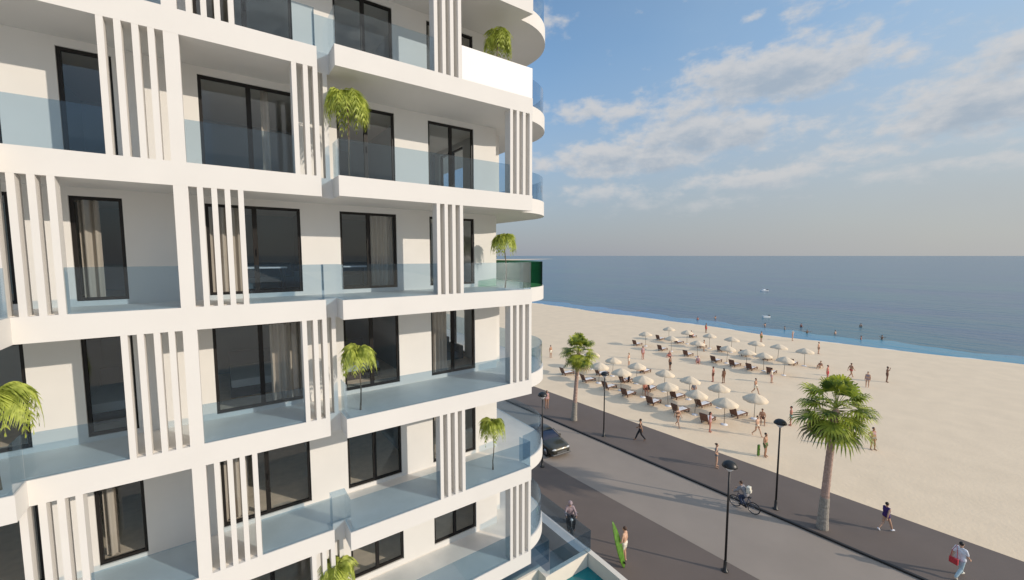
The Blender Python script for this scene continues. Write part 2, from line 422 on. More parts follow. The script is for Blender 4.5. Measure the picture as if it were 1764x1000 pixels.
struct(MB().sheet(e0 + e1, -0.034).build('surf_foam', 'foam'))
# distant low green coast
bm = bmesh.new(); prev = None
for i in range(41):
    t = i / 40; cx, cy = 330 + 400 * t, 900 + 260 * t
    row = []
    for k in range(9):
        s_ = (k - 4) / 4; h = 3.5 * (1 - s_ * s_) * (math.sin(math.pi * min(1, t * 1.02)) ** .4 if 0 < t < .98 else 0) * (0.8 + .4 * math.sin(i * 1.3 + k))
        row.append(bm.verts.new((cx - s_ * 90, cy + s_ * 160, h - .1)))
    if prev:
        for a, b, c, d in zip(prev, prev[1:], row[1:], row): bm.faces.new((a, b, c, d))
    prev = row
me = bpy.data.meshes.new('headland'); bm.to_mesh(me); bm.free(); me.materials.append(M['land'])
struct(bpy.data.objects.new('headland', me)); C.objects.link(bpy.data.objects['headland'])

# ------------------------------------------------------------------ apartment building
bld = thing('apartment_building', 'white apartment block with wrapping balconies, glass railings and vertical white slats, filling the left side', 'building', (0, 12.9, 0))
def B(mb, name, m, smooth=False, label=None, parent=None):
    for v in mb.bm.verts:
        if parent is None or True: pass
    for v in mb.bm.verts: v.co.y -= 12.9
    return mb.build(name, m, parent or bld, smooth, label)
LV = {'G': 23.18, 'A': 20.08, 'B': 16.98, 'C': 13.88, 'D': 10.78, 'E': 7.68, 'F': 4.58}
order = ['F', 'E', 'D', 'C', 'B', 'A', 'G']
XL = -14.0
ACX, ACY, AR = 8.43, 13.57, 2.16
arc = [(ACX + AR * math.cos(R(a)), ACY + AR * math.sin(R(a))) for a in range(-90, 1, 5)]
def outline(inset=0.0):
    a = [(ACX + (AR - inset) * math.cos(R(t)), ACY + (AR - inset) * math.sin(R(t))) for t in range(-90, 1, 5)]
    return [(XL, 10.77 + inset), (-3.15 - inset, 10.77 + inset), (-3.15 - inset, 11.33 + inset), (2.18 - inset, 11.33 + inset), (2.18 - inset, 11.6 + inset), (2.5 + inset, 11.6 + inset),
            (2.5 + inset, 10.93 + inset), (8.55 - inset, 10.93 + inset), (8.43, 11.41 + inset)] + a[1:] + [(10.59 - inset, 27)]
for k in order:
    z = LV[k]
    B(MB().prism(outline() + [(XL, 27)], z - .5, z), 'floor_slab', 'white')
    B(MB().prism(outline(.12) + [(8.4, 27), (8.4, 12.9), (XL, 12.9)], z + .002, z + .008), 'balcony_floor', 'tile')
# column and short recess post
B(MB().box(-.72, 11.332, .0, -.47, 11.62, 26.2), 'column', 'white')
# outer walls with openings
DOORS = [(-12.6, -10.6), (-8.6, -6.6), (-5.35, -3.45), (-2.60, -1.74), (-.23, 1.90), (2.94, 4.64), (5.76, 7.47)]
W0, W1 = 12.9, 13.12
frame_p = {}
def make_wall(z0, z1, sill, head, doors=DOORS):
    mb = MB(); x = XL
    for a, b in doors:
        mb.box(x, W0, z0, a, W1, z1)
        mb.box(a, W0, z0, b, W1, z0 + sill); mb.box(a, W0, z0 + head, b, W1, z1)
        x = b
    mb.box(x, W0, z0, 8.4, W1, z1)
    # side wall (sea side) with two openings
    y = W1
    for a, b in ((15.0, 17.2), (19.4, 21.6)):
        mb.box(8.18, y, z0, 8.4, a, z1); mb.box(8.18, a, z0, 8.4, b, z0 + sill); mb.box(8.18, a, z0 + head, 8.4, b, z1); y = b
    mb.box(8.18, y, z0, 8.4, 27, z1)
    return B(mb, 'outer_wall', 'wall')
def frame(a, b, z0, z1, mull=True, side=None):
    t = .07; w_ = b - a; mm = a + (w_ * .49)
    mb = MB(); y0, y1 = W0 + .05, W0 + .13
    def bx(x0, zz0, x1, zz1, dy=0):
        if side is None: mb.box(x0, y0 + dy, zz0, x1, y1 + dy, zz1)
        else: mb.box(8.4 - .13 - dy, x0, zz0, 8.4 - .05 - dy, x1, zz1)
    bx(a, z0, a + t, z1); bx(b - t, z0, b, z1); bx(a + t, z1 - t, b - t, z1); bx(a + t, z0, b - t, z0 + t)
    if mull: bx(mm - .055, z0 + t, mm + .055, z1 - t, .002)
    fo = B(mb, 'window_frame', 'black')
    segs = [(a + t, mm - .055), (mm + .055, b - t)] if mull else [(a + t, b - t)]
    for p, q in segs:
        m2 = MB()
        if side is None: m2.box(p, y0 + .03, z0 + t, q, y0 + .038, z1 - t)
        else: m2.box(8.4 - .09, p, z0 + t, 8.4 - .082, q, z1 - t)
        for v in m2.bm.verts: v.co.y -= 12.9
        m2.build('pane', 'pane', fo)
    if w_ > 1.5 and side is None:      # handle
        m3 = MB().box(mm + .01, y0 - .05, z0 + 1.0, mm + .035, y0 - .004, z0 + 1.18)
        for v in m3.bm.verts: v.co.y -= 12.9
        m3.build('handle', 'black', fo)
    return fo
def curtain(x0, x1, z0, z1, y=13.3, amp=.06, wl=.16):
    mb = MB(); n = int((x1 - x0) / .02); top = []; bot = []
    for i in range(n + 1):
        x = x0 + (x1 - x0) * i / n; yy = y + amp * math.sin(2 * math.pi * x / wl + .6 * math.sin(x * 9))
        top.append(mb.bm.verts.new((x, yy, z1))); bot.append(mb.bm.verts.new((x, yy + .02 * math.sin(x * 17), z0)))
    for i in range(n): mb.bm.faces.new((bot[i], bot[i + 1], top[i + 1], top[i]))
    B(mb, 'curtain', 'curtain', smooth=True)
def room(x0, x1, z0, z1, door_x=None):
    mb = MB(); mb.box(x0, 17.6, z0, x1, 17.7, z1); mb.box(x0 - .06, W1 + .002, z0, x0, 17.7, z1); B(mb, 'room_wall', 'room_wall')
    B(MB().box(x0 + .001, W1 + .003, z0 + .001, x1 - .061, 17.598, z0 + .05), 'room_floor', 'room_floor')
    B(MB().box(x0 + .001, W1 + .003, z1 - .03, x1 - .061, 17.598, z1 - .004), 'room_ceiling', 'room_ceiling')
    if door_x is not None:
        B(MB().box(door_x, 17.54, z0 + .05, door_x + .95, 17.597, z0 + 2.15), 'room_door', 'darkwood')
ROOMS = [(-14, -9.6), (-9.6, -3.1), (-3.1, -1.2), (-1.2, 2.4), (2.4, 5.2), (5.2, 8.18)]
full = ['G', 'A', 'B', 'C', 'D', 'E', 'F']
for i, k in enumerate(order):
    z = LV[k]; top = (LV[order[i + 1]] - .5) if i + 1 < len(order) else z + 2.6
    sill, head = .12, 2.42
    if k == 'F':
        make_wall(z, top, .20, 1.6 + .6)
        hd = 2.2
        for a, b in DOORS: frame(a, b, z + .2, z + 2.2, b - a > 1.2)
    else:
        make_wall(z, top, sill, head)
        for a, b in DOORS: frame(a, b, z + sill, z + head, b - a > 1.2)
    for a, b in ((15.0, 17.2), (19.4, 21.6)): frame(a, b, z + (.2 if k == 'F' else sill), z + (2.2 if k == 'F' else head), True, side=1)
    for j, (a, b) in enumerate(ROOMS): room(a, b, z + .002, top - .001, door_x=(a + .5 + .3 * ((i + j) % 3)) if (i + j) % 2 == 0 and b - a > 2 else None)
# curtains seen through the glass
zc = lambda k: (LV[k] + .1, LV[k] + 2.45)
for k, a, b in (('C', 3.85, 4.62, ), ('C', -2.55, -2.2), ('D', 1.05, 1.85), ('D', 5.8, 6.5), ('E', -2.55, -2.3), ('E', -.2, .35), ('B', 1.1, 1.3), ('C', -.2, .5), ('B', -5.3, -4.9)):
    curtain(a, b, *zc(k))
# vertical white slats
def slats(xs, y, z0, z1, depth=.30, wd=.105):
    for x in xs: B(MB().box(x, y, z0, x + wd, y + depth, z1), 'slat', 'white')
for i, k in enumerate(order):
    z = LV[k]; top = (LV[order[i + 1]] - .5) if i + 1 < len(order) else z + 2.6
    if k in 'GACE':
        slats([-.32, -.07, .17, .42], 11.332, z, top); slats([-3.29, -3.04, -2.79, -2.54], 11.332, z, top)
        slats([5.11, 5.355, 5.60, 5.85], 10.932, z, top)
    else:
        slats([-1.71, -1.46, -1.20, -.96], 11.332, z, top); slats([1.61, 1.86, 2.075], 11.332, z, top); slats([2.345], 11.602, z, top)
        slats([7.66, 7.91, 8.16, 8.43], 10.932, z, top)
        B(MB().box(8.402, 13.6, z, 9.0, 13.8, top), 'side_wall', 'wall')
# railings
def rail(pts, z, m='rail', h=.90, name='glass_railing'):
    mb = MB()
    for v in (0,): mb.strip(pts, z + .004, z + h, .012)
    return B(mb, name, m)
yl, yr, yp = 11.36, 10.96, 10.80
arcr = [(ACX + (AR - .05) * math.cos(R(a)), ACY + (AR - .05) * math.sin(R(a))) for a in range(-86, 1, 4)] + [(10.54, 27)]
for k in order:
    z = LV[k]
    if k in 'GACE':
        rail([(-2.42, yl), (-.725, yl)], z)
        rail([(.54, yl), (2.15, yl), (2.15, 11.64), (2.53, 11.64)], z); rail([(2.53, 11.62), (2.53, yr), (5.1, yr)], z)
        if k == 'A': B(MB().box(5.962, 10.936, z + .002, 8.535, 10.99, z + .93), 'glare_railing', 'glare_white')  # opaque white box where the glass railing mirrors the sun
        else: rail([(5.97, yr), (8.52, yr)], z)
        rail([(XL, yp), (-3.18, yp), (-3.18, 11.33)], z)
    else:
        rail([(XL, yp), (-3.18, yp), (-3.18, yl)], z); rail([(-3.17, yl), (-1.72, yl)], z); rail([(-.46, yl), (1.6, yl)], z)
        rail([(2.53, 11.58), (2.53, yr), (7.65, yr)], z)
    rail([(8.52, yr + .01), (8.42, 11.46)] , z)
    rail(arcr, z, 'rail_green' if k == 'C' else 'rail')
# furniture in the rooms
def bed(x, y, z, label):
    t = thing('bed', label, 'bed', (x, y, z), 0)
    MB().box(-.8, -1.0, 0, .8, 1.0, .28, .02).build('frame', 'darkwood', t)
    MB().box(-.78, -.98, .282, .78, .98, .52, .05).build('mattress', 'linen', t)
    MB().box(-.8, 1.002, 0, .8, 1.08, 1.0, .02).build('headboard', 'sofa', t)
bed(.9, 15.4, LV['D'] + .052, 'bed with pale blue cover behind the wide window right of the white column')
bed(3.6, 15.2, LV['D'] + .052, 'bed with pale blue cover behind the window with the slender palm in front')
bed(-2.1, 15.0, LV['D'] + .052, 'bed in the narrow room left of the white column')
def sofa(x, y, z, label):
    t = thing('sofa', label, 'sofa', (x, y, z), 0)
    MB().box(-.9, -.4, .08, .9, .4, .42, .04).build('seat', 'sofa', t)
    MB().box(-.9, .402, .08, .9, .6, .85, .04).build('backrest', 'sofa', t)
    for s_ in (-1, 1): MB().box(s_ * 1.0 - .098, -.4, .08, s_ * 1.0 + .098, .6, .6, .04).build('armrest', 'sofa', t)
sofa(1.0, 14.9, LV['C'] + .052, 'dark sofa in the room behind the slats beside the white column')
sofa(3.9, 15.0, LV['C'] + .052, 'dark sofa behind the window with the half drawn curtain')
sofa(6.7, 14.8, LV['D'] + .052, 'blue grey sofa behind the last window before the building corner')
def table(x, y, z, label):
    t = thing('dining_table', label, 'table', (x, y, z), 0)
    MB().box(-.7, -.4, .71, .7, .4, .75).build('tabletop', 'cushion', t)
    for a in (-.62, .62):
        for b in (-.33, .33): MB().box(a - .03, b - .03, 0, a + .03, b + .03, .708).build('leg', 'blackpaint', t)
table(.9, 13.95, LV['C'] + .052, 'white table in front of the sofa beside the white column')
table(3.3, 13.9, LV['C'] + .052, 'white table behind the window with the half drawn curtain')

# ------------------------------------------------------------------ pool terrace
pt = thing('pool_terrace', 'raised pool terrace with beige walls and teal water at the foot of the building', 'terrace', (6, 11, 0))
def PTB(mb, name, m):
    for v in mb.bm.verts: v.co.x -= 6; v.co.y -= 11
    return mb.build(name, m, pt)
PTB(MB().prism([(-14, 11.75), (9.5, 11.75), (9.5, 11.3), (11.5, 11.3), (11.5, 27), (-14, 27)], 0, 1.9), 'terrace_floor', 'grey_deck')
mb = MB(); mb.box(9.7, 11.23, 0, 11.72, 11.43, 2.9); mb.box(-14, 11.7, 0, 9.698, 11.9, 2.9); mb.box(9.5, 11.23, 0, 9.697, 11.698, 2.9)
PTB(mb, 'pool_back_wall', 'beige')
mb = MB(); wl = [(11.86, 11.43)] + [(11.86 - .012 * (t ** 2), 11.3 - t) for t in [0.0, 1, 2, 3, 4, 5, 6, 7, 8]]
mb.strip(wl, 0, 2.902, .22); PTB(mb, 'pool_outer_wall', 'beige')
mb = MB(); mb.box(11.5, 11.432, 0, 11.97, 27, 2.88); PTB(mb, 'terrace_parapet', 'grey_deck')
PTB(MB().prism([(7.2, 3), (11.2, 3), (11.2, 6), (11.74, 9), (11.76, 11.228), (9.49, 11.228), (9.49, 11.69), (7.2, 11.69)], 1.2, 2.3), 'pool_water', 'water_pool')
PTB(MB().prism([(-14, 3), (7.19, 3), (7.19, 11.69), (-14, 11.69)], 0, 2.5), 'pool_bounce_deck', 'beige')  # unseen beige surface put in instead of water to brighten soffits by bounce
mb = MB(); mb.strip([(9.72, 11.25), (11.9, 11.25), (11.93, 14.5)], 2.905, 3.8, .012); PTB(mb, 'glass_railing', 'rail')
mb = MB(); mb.strip([(-14, 11.78), (10.12, 11.78), (10.14, 11.9), (10.14, 14.5)], 2.905, 3.8, .012); PTB(mb, 'glass_railing', 'rail')

# ------------------------------------------------------------------ slender balcony palms
def feather_palm(seed, cr, h):
    r = random.Random(seed)
    st = MB(); pts = [(0.03 * math.sin(i * .9 + seed), 0.03 * math.sin(i * .7), h * i / 6) for i in range(7)]
    pts[0] = (0, 0, 0)
    st.tube(pts, [.028, .02, .017, .016, .016, .018, .02], 8)
    lf = MB(); top = Vector(pts[-1])
    nf = 15
    for i in range(nf):
        a = 2 * math.pi * i / nf + r.uniform(-.25, .25); rise = r.uniform(.35, 1.05); ln = cr * r.uniform(.85, 1.15)
        dirh = Vector((math.cos(a), math.sin(a), 0)); side = Vector((-math.sin(a), math.cos(a), 0))
        P = []
        for t in [j / 12 for j in range(13)]:
            P.append(top + dirh * ln * (t * .98 - .34 * t ** 3) + Vector((0, 0, 1)) * (ln * (rise * 1.7 * t - (rise * 1.75 + .80) * t * t)))
        lf.tube(P, [.007] * 10 + [.005, .004, .002], 4)
        for j in range(1, 13):
            p = P[j]; d = (P[j] - P[j - 1]).normalized(); t = j / 12
            for sg in (-1, 1):
                for q in range(2):
                    ll = cr * .52 * math.sin(math.pi * min(1, .18 + t * .80)) * r.uniform(.8, 1.15)
                    v = (side * sg * .75 + d * .55 + Vector((0, 0, -.45 - .35 * r.random()))).normalized()
                    p0 = p - d * (q * ln / 26); m_ = p0 + v * ll * .5 + Vector((0, 0, .012)); e = p0 + v * ll + Vector((0, 0, -.18 * ll))
                    wv = d * .021
                    A = [lf.bm.verts.new(x) for x in (p0 - wv * .5, p0 + wv * .5, m_ + wv, m_ - wv)]
                    E_ = lf.bm.verts.new(e)
                    lf.bm.faces.new(A); lf.bm.faces.new((A[3], A[2], E_))
    return st, lf
def balcony_palm(x, y, z, h, cr, seed, label, lean=0):
    t = thing('slender_palm', label, 'palm', (x, y, z), seed * 1.1, 'slender palms on the balconies')
    st, lf = feather_palm(seed, cr, h)
    st.build('stem', 'thintrunk', t, True); lf.build('crown', 'feather_leaf', t)
balcony_palm(7.71, 11.75, LV['A'] + .01, 1.95, .72, 1, 'slender palm on the highest visible corner balcony behind the railing painted white as sun glare')
balcony_palm(2.88, 11.4, LV['B'] + .01, 2.0, .86, 2, 'slender palm on the upper balcony right of the joint, crown hiding a dark window')
balcony_palm(8.05, 11.8, LV['C'] + .01, 1.70, .68, 3, 'slender palm on the corner balcony with green glass against the horizon')
balcony_palm(2.97, 11.4, LV['D'] + .01, 1.62, .72, 4, 'slender palm behind clear railing just below eye level in the middle of the facade')
balcony_palm(7.33, 11.5, LV['E'] + .01, 1.62, .66, 5, 'slender palm on the wide low corner terrace above the road')
balcony_palm(2.26, 11.46, LV['F'] + .01, 1.9, .78, 6, 'slender palm at the very bottom of the facade, its crown tucked under a white band')
balcony_palm(-3.42, 11.15, LV['D'] + .01, 1.72, .84, 7, 'slender palm cut off by the left edge of the picture')

# ------------------------------------------------------------------ street palms
def fan_palm(seed, H, cr, leaves, label, loc):
    r = random.Random(seed)
    t = thing('fan_palm', label, 'palm tree', loc, 0, 'tall fan palms on the promenade')
    tr = MB(); n = 46; P = []; rad = []
    HT = H
    for i in range(n + 1):
        s_ = i / n; z = HT * s_
        P.append((.10 * math.sin(s_ * 2.2) + .25 * s_ * s_, -.18 * s_ * s_, z))
        rr = .20 - .055 * s_ + (.055 * math.exp(-s_ * 9)) + .010 * (i % 2)
        if i == n: rr *= .6
        rad.append(rr)
    k = int(n * .30)
    tr.tube(P[k - 1:], rad[k - 1:], 14); tr.build('trunk', 'trunk', t, False)
    lw = MB(); lw.tube(P[:k], [q * 1.12 for q in rad[:k]], 14); lw.build('trunk_base', 'trunk_low', t, False)
    top = Vector(P[-1]); lf = MB(); dry = MB()
    for i in range(leaves):
        a = i * 2.399963 + r.uniform(-.2, .2); f = (i + .5) / leaves
        elev = R(80 - 128 * f + r.uniform(-12, 12))          # from upright spear to hanging
        mbx = lf if f < .93 else dry
        d = Vector((math.cos(a) * math.cos(elev), math.sin(a) * math.cos(elev), math.sin(elev)))
        pl = cr * r.uniform(.42, .60); side = Vector((-math.sin(a), math.cos(a), 0))
        base_ = top + Vector((0, 0, -.35 * f + .1)); droop = Vector((0, 0, -1))
        hub = base_ + d * pl + droop * pl * .10
        mbx.tube([base_, base_ + d * pl * .5, hub], [.022, .016, .012], 5)
        d2 = (d + droop * .22).normalized(); nrm = side.cross(d2).normalized()
        nb = 20; bl = cr * r.uniform(.46, .60)
        for b in range(nb):
            u = (b / (nb - 1) - .5) * 2; an = u * R(96)
            v = (d2 * math.cos(an) + side * math.sin(an)).normalized()
            ln = bl * (1 - .30 * abs(u) ** 1.5) * r.uniform(.9, 1.06); hw = .052
            wv = v.cross(nrm).normalized()
            fold = nrm * (.05 * (1 if b % 2 else -1))
            m1 = hub + v * ln * .45 + nrm * .10 * ln * (1 - abs(u)) + fold * .3
            m2 = hub + v * ln * .78 + droop * ln * .10 + fold * .5
            e = hub + v * ln + droop * ln * (.30 + .15 * r.random())
            q = [mbx.bm.verts.new(x) for x in (hub - wv * .006, hub + wv * .006, m1 + wv * hw * 1.25, m1 - wv * hw * 1.25)]
            q2 = [mbx.bm.verts.new(x) for x in (m2 + wv * hw * .8, m2 - wv * hw * .8)]
            ee = mbx.bm.verts.new(e)
            mbx.bm.faces.new(q); mbx.bm.faces.new((q[3], q[2], q2[0], q2[1])); mbx.bm.faces.new((q2[1], q2[0], ee))
    lf.build('crown', 'fan_leaf', t); dry.build('dead_leaves', 'dry_leaf', t)
    return t
fan_palm(11, 6.75, 2.0, 38, 'tall fan palm on the promenade in the right foreground, in front of the bare sand', (26.34, 7.76, .1))
fan_palm(12, 6.35, 1.8, 38, 'fan palm further along the promenade, close to the corner of the building', (25.67, 26.54, .1))

# ------------------------------------------------------------------ street lamps
def make_lamp(label):
    t = thing('street_lamp', label, 'street lamp', (0, 0, 0), 0, 'black street lamps along the road')
    MB().lathe([(.16, 0), (.16, .04), (.09, .07), (.075, .5), (.05, .55)], 14).build('base', 'blackpaint', t, True)
    MB().tube([(0, 0, .5), (0, 0, 3), (0, 0, 4.98)], [.055, .05, .042], 10).build('pole', 'blackpaint', t, True)
    MB().lathe([(.05, 4.95), (.07, 4.98), (.20, 5.10), (.235, 5.2), (.10, 5.21)], 18).build('diffuser', 'milk', t, True)
    MB().lathe([(.24, 5.195), (.34, 5.20), (.33, 5.26), (.26, 5.37), (.15, 5.44), (.03, 5.47)], 20).build('lamp_shade', 'blackpaint', t, True)
    return t
lampp = make_lamp('nearest street lamp, standing on the dark pavement on the building side of the road')
lampp.location = (19.02, 9.29, 0)
dup(lampp, (26.13, 10.01, .1), .3, 'street lamp on the promenade between the cyclist and the large right palm')
dup(lampp, (25.31, 22.66, .1), .7, 'street lamp on the promenade right of the further palm')
dup(lampp, (18.11, 21.9, 0), 1.1, 'street lamp beside the dark car, against the curved corner balcony')

# ------------------------------------------------------------------ beach umbrellas and loungers
def make_umbrella():
    t = thing('beach_umbrella', '', 'umbrella', (0, 0, 0), 0, 'cream beach umbrellas')
    MB().tube([(0, 0, .05), (0, 0, 2.42)], [.028, .024], 8).build('pole', 'pole_grey', t, True)
    MB().lathe([(.30, 0), (.30, .05), (.26, .09), (.05, .12)], 20).build('base', 'disc', t, True)
    cb = MB(); seg = 32; R1 = 1.10; rings = []
    for r, z in ((.02, 2.5), (.35, 2.37), (.8, 2.16), (R1, 1.97), (R1, 1.84)):
        ring = []
        for k in range(seg):
            a = 2 * math.pi * k / seg; q = abs(math.sin(a * 4)); rr = r * (1 - .045 * q * (r > .3)); zz = z - .03 * q * (r / R1)
            if z == 1.84: zz += .05 * (1 - q)
            ring.append(cb.bm.verts.new((rr * math.cos(a), rr * math.sin(a), zz)))
        rings.append(ring)
    for r0, r1 in zip(rings, rings[1:]):
        for k in range(seg): cb.bm.faces.new((r0[k], r0[(k + 1) % seg], r1[(k + 1) % seg], r1[k]))
    cb.bm.faces.new(rings[0]); cb.build('canopy', 'canopy', t, True)
    rb = MB()
    for k in range(8):
        a = 2 * math.pi * k / 8; rb.tube([(0, 0, 2.02), (.62 * math.cos(a), .62 * math.sin(a), 2.26)], .008, 4)
    rb.build('ribs', 'pole_grey', t)
    return t
def make_lounger():
    t = thing('sun_lounger', '', 'sun lounger', (0, 0, 0), 0, 'brown wicker sun loungers')
    f = MB(); f.box(-.35, -.36, .24, 1.25, .36, .33, .015); f.build('frame', 'wicker', t)
    b = MB(); b.box(-.04, -.36, 0, .04, .36, .78, .015)
    for v in b.bm.verts: 
        x, z = v.co.x, v.co.z; an = R(-24); v.co.x = x * math.cos(an) + z * math.sin(an) - .36; v.co.z = -x * math.sin(an) + z * math.cos(an) + .30
    b.build('backrest', 'wicker', t)
    for x in (-.25, 1.15):
        for y in (-.3, .3): MB().box(x - .04, y - .04, 0, x + .04, y + .04, .238).build('leg', 'wicker', t)
    c = MB(); c.box(-.24, -.27, .332, .98, .27, .38, .02); c.build('mattress', 'cushion', t)
    c = MB(); c.box(.042, -.27, .04, .09, .27, .62, .02)
    for v in c.bm.verts:
        x, z = v.co.x, v.co.z; an = R(-24); v.co.x = x * math.cos(an) + z * math.sin(an) - .36; v.co.z = -x * math.sin(an) + z * math.cos(an) + .31
    c.build('back_cushion', 'cushion', t)
    return t
rows = [('front row by the promenade', 35.9, [18.2, 21.0, 23.8, 26.9, 29.7, 33.0, 36.6]),
        ('second row from the promenade', 39.4, [17.3, 20.6, 23.7, 26.7, 30.3, 34.0, 37.7]),
        ('third row from the promenade', 57.2, [21.8, 24.2, 26.4, 29.0, 33.3, 37.7, 42.4]),
        ('back row nearest the sea', 64.3, [22.1, 25.4, 28.4, 32.0, 35.4, 39.4, 42.9])]
ORD = ['rightmost', 'second from right', 'third from right', 'middle', 'third from left', 'second from left', 'leftmost']
umb = None; lng = None; ki = 0
rr = random.Random(5)
for rn, X, Ys in rows:
    for i, Y in enumerate(Ys):
        lb = 'cream umbrella, %s in the %s' % (ORD[i], rn)
        loc = (X + rr.uniform(-.12, .12), Y, .02); rz = rr.uniform(0, .7)
        if umb is None:
            umb = make_umbrella(); umb['label'] = lb; umb.location = loc; umb.rotation_euler = (0, 0, rz)
        else:
            u_ = dup(umb, loc, rz, lb); k_ = rr.uniform(.92, 1.03); u_.scale = (k_, k_, rr.uniform(.96, 1.02)); u_.rotation_euler = (R(rr.uniform(-3, 3)), R(rr.uniform(-3, 3)), rz)
        lb = 'brown lounger, %s in the %s' % (ORD[i], rn)
        loc = (X - .95 + rr.uniform(-.15, .15), Y + 1.15, .05); rz = rr.uniform(-.12, .12)
        if X == 39.4 and i == 2: loc = (X - 1.0, Y + .9, .05)
        if lng is None:
            lng = make_lounger(); lng['label'] = lb; lng.location = loc; lng.rotation_euler = (0, 0, rz)
        else: dup(lng, loc, rz, lb)
dup(lng, (70.0, 42.0, .05), .1, 'lone brown lounger with a seated sunbather, furthest towards the sea')
dup(lng, (43.6, 32.6, .05), .05, 'brown lounger with a lying sunbather between the second and third rows')

# ------------------------------------------------------------------ people
def skin(name, c): M[name] = mat(name, c, .55, noise=.06, nscale=6)
skin('skin_light', (.56, .34, .23)); skin('skin_tan', (.42, .22, .13)); skin('skin_red', (.50, .20, .14)); skin('skin_brown', (.24, .12, .07))
for nm, c in dict(hair_dark=(.015, .012, .01), hair_brown=(.07, .035, .02), hair_grey=(.3, .28, .26), hair_blond=(.38, .26, .12)).items(): M[nm] = mat(nm, c, .6)
def cl(name, c): M[name] = mat(name, c, .85, noise=.1, nscale=10)
cl('cloth_white', (.72, .73, .78)); cl('cloth_black', (.02, .02, .025)); cl('cloth_orange', (.70, .28, .08)); cl('cloth_purple', (.05, .02, .14))
cl('cloth_pale_blue', (.42, .55, .60)); cl('cloth_teal', (.20, .38, .36)); cl('cloth_green', (.08, .14, .04)); cl('cloth_red', (.5, .04, .05)); cl('cloth_navy', (.03, .045, .09))
cl('cloth_pink', (.50, .30, .30)); cl('cloth_grey', (.25, .24, .25)); cl('cloth_mauve', (.32, .25, .27)); cl('cloth_cream', (.70, .66, .55)); cl('cloth_brown', (.16, .08, .05))
V = Vector
def joints(pose):
    j = dict(hipL=V((-.09, 0, .93)), hipR=V((.09, 0, .93)), kneeL=V((-.105, .02, .50)), kneeR=V((.105, .02, .50)), ankL=V((-.11, -.02, .09)), ankR=V((.11, -.02, .09)),
             toeL=V((-.125, .14, .035)), toeR=V((.125, .14, .035)),
             pel=V((0, 0, .97)), wai=V((0, 0, 1.12)), che=V((0, 0, 1.31)), shL=V((-.165, 0, 1.43)), shR=V((.165, 0, 1.43)),
             elL=V((-.225, -.03, 1.14)), elR=V((.225, -.03, 1.14)), wrL=V((-.235, .03, .89)), wrR=V((.235, .03, .89)), haL=V((-.23, .05, .80)), haR=V((.23, .05, .80)),
             nek=V((0, 0, 1.50)), hed=V((0, .015, 1.655)))
    up = ['wai', 'che', 'shL', 'shR', 'elL', 'elR', 'wrL', 'wrR', 'haL', 'haR', 'nek', 'hed']
    def tilt(deg, base_='pel'):
        m = Matrix.Rotation(R(deg), 3, 'X'); b = j[base_].copy()
        for k in up: j[k] = m @ (j[k] - b) + b
    def move(d):
        for k in up + ['pel', 'hipL', 'hipR']: j[k] = j[k] + V(d)
    if pose in ('walk', 'walkb'):
        s = 1 if pose == 'walk' else -1
        l, r = ('L', 'R') if s == 1 else ('R', 'L')
        sxl = -.09 if l == 'L' else .09
        j['knee' + l] = V((sxl, .20, .52)); j['ank' + l] = V((sxl, .34, .12)); j['toe' + l] = V((sxl, .49, .07))
        j['knee' + r] = V((-sxl, -.06, .50)); j['ank' + r] = V((-sxl, -.36, .17)); j['toe' + r] = V((-sxl, -.27, .035))
        sa = -.22 if l == 'L' else .22
        j['el' + l] = V((sa, -.14, 1.17)); j['wr' + l] = V((sa, -.20, .93)); j['ha' + l] = V((sa, -.20, .84))
        j['el' + r] = V((-sa, .07, 1.16)); j['wr' + r] = V((-sa * .95, .24, .98)); j['ha' + r] = V((-sa * .95, .31, .92))
        move((0, 0, -.015))
    if pose == 'hip':
        j['elR'] = V((.33, -.08, 1.19)); j['wrR'] = V((.20, .04, 1.04)); j['haR'] = V((.14, .09, 1.01))
        j['kneeL'] = V((-.13, .06, .50)); j['ankL'] = V((-.17, .03, .09)); j['toeL'] = V((-.21, .18, .035))
    if pose == 'shade_eyes':
        j['elR'] = V((.34, .12, 1.42)); j['wrR'] = V((.19, .20, 1.60)); j['haR'] = V((.10, .18, 1.66))
    if pose == 'carry':
        j['elR'] = V((.24, .0, 1.16)); j['wrR'] = V((.27, .16, .97)); j['haR'] = V((.27, .22, .92))
        j['kneeR'] = V((.11, .08, .50)); j['ankR'] = V((.12, .04, .09)); j['toeR'] = V((.14, .2, .035))
    if pose == 'board':
        j['elL'] = V((-.30, .0, 1.17)); j['wrL'] = V((-.36, .14, 1.02)); j['haL'] = V((-.40, .17, .98))
    if pose == 'wade':
        j['elL'] = V((-.42, .05, 1.35)); j['wrL'] = V((-.62, .1, 1.45)); j['haL'] = V((-.70, .12, 1.48))
        j['elR'] = V((.42, .05, 1.35)); j['wrR'] = V((.60, .1, 1.48)); j['haR'] = V((.68, .12, 1.51))
    if pose == 'sit_seat':       # on a lounger, seat height .42
        move((0, 0, -.42)); j['hipL'] = V((-.1, 0, .53)); j['hipR'] = V((.1, 0, .53))
        j['kneeL'] = V((-.14, .42, .53)); j['kneeR'] = V((.14, .42, .53)); j['ankL'] = V((-.14, .44, .10)); j['ankR'] = V((.14, .44, .10))
        j['toeL'] = V((-.15, .60, .04)); j['toeR'] = V((.15, .60, .04)); tilt(8)
        for s, x in (('L', -1), ('R', 1)):
            j['el' + s] = V((x * .25, .04, .76)); j['wr' + s] = V((x * .17, .24, .62)); j['ha' + s] = V((x * .14, .32, .60))
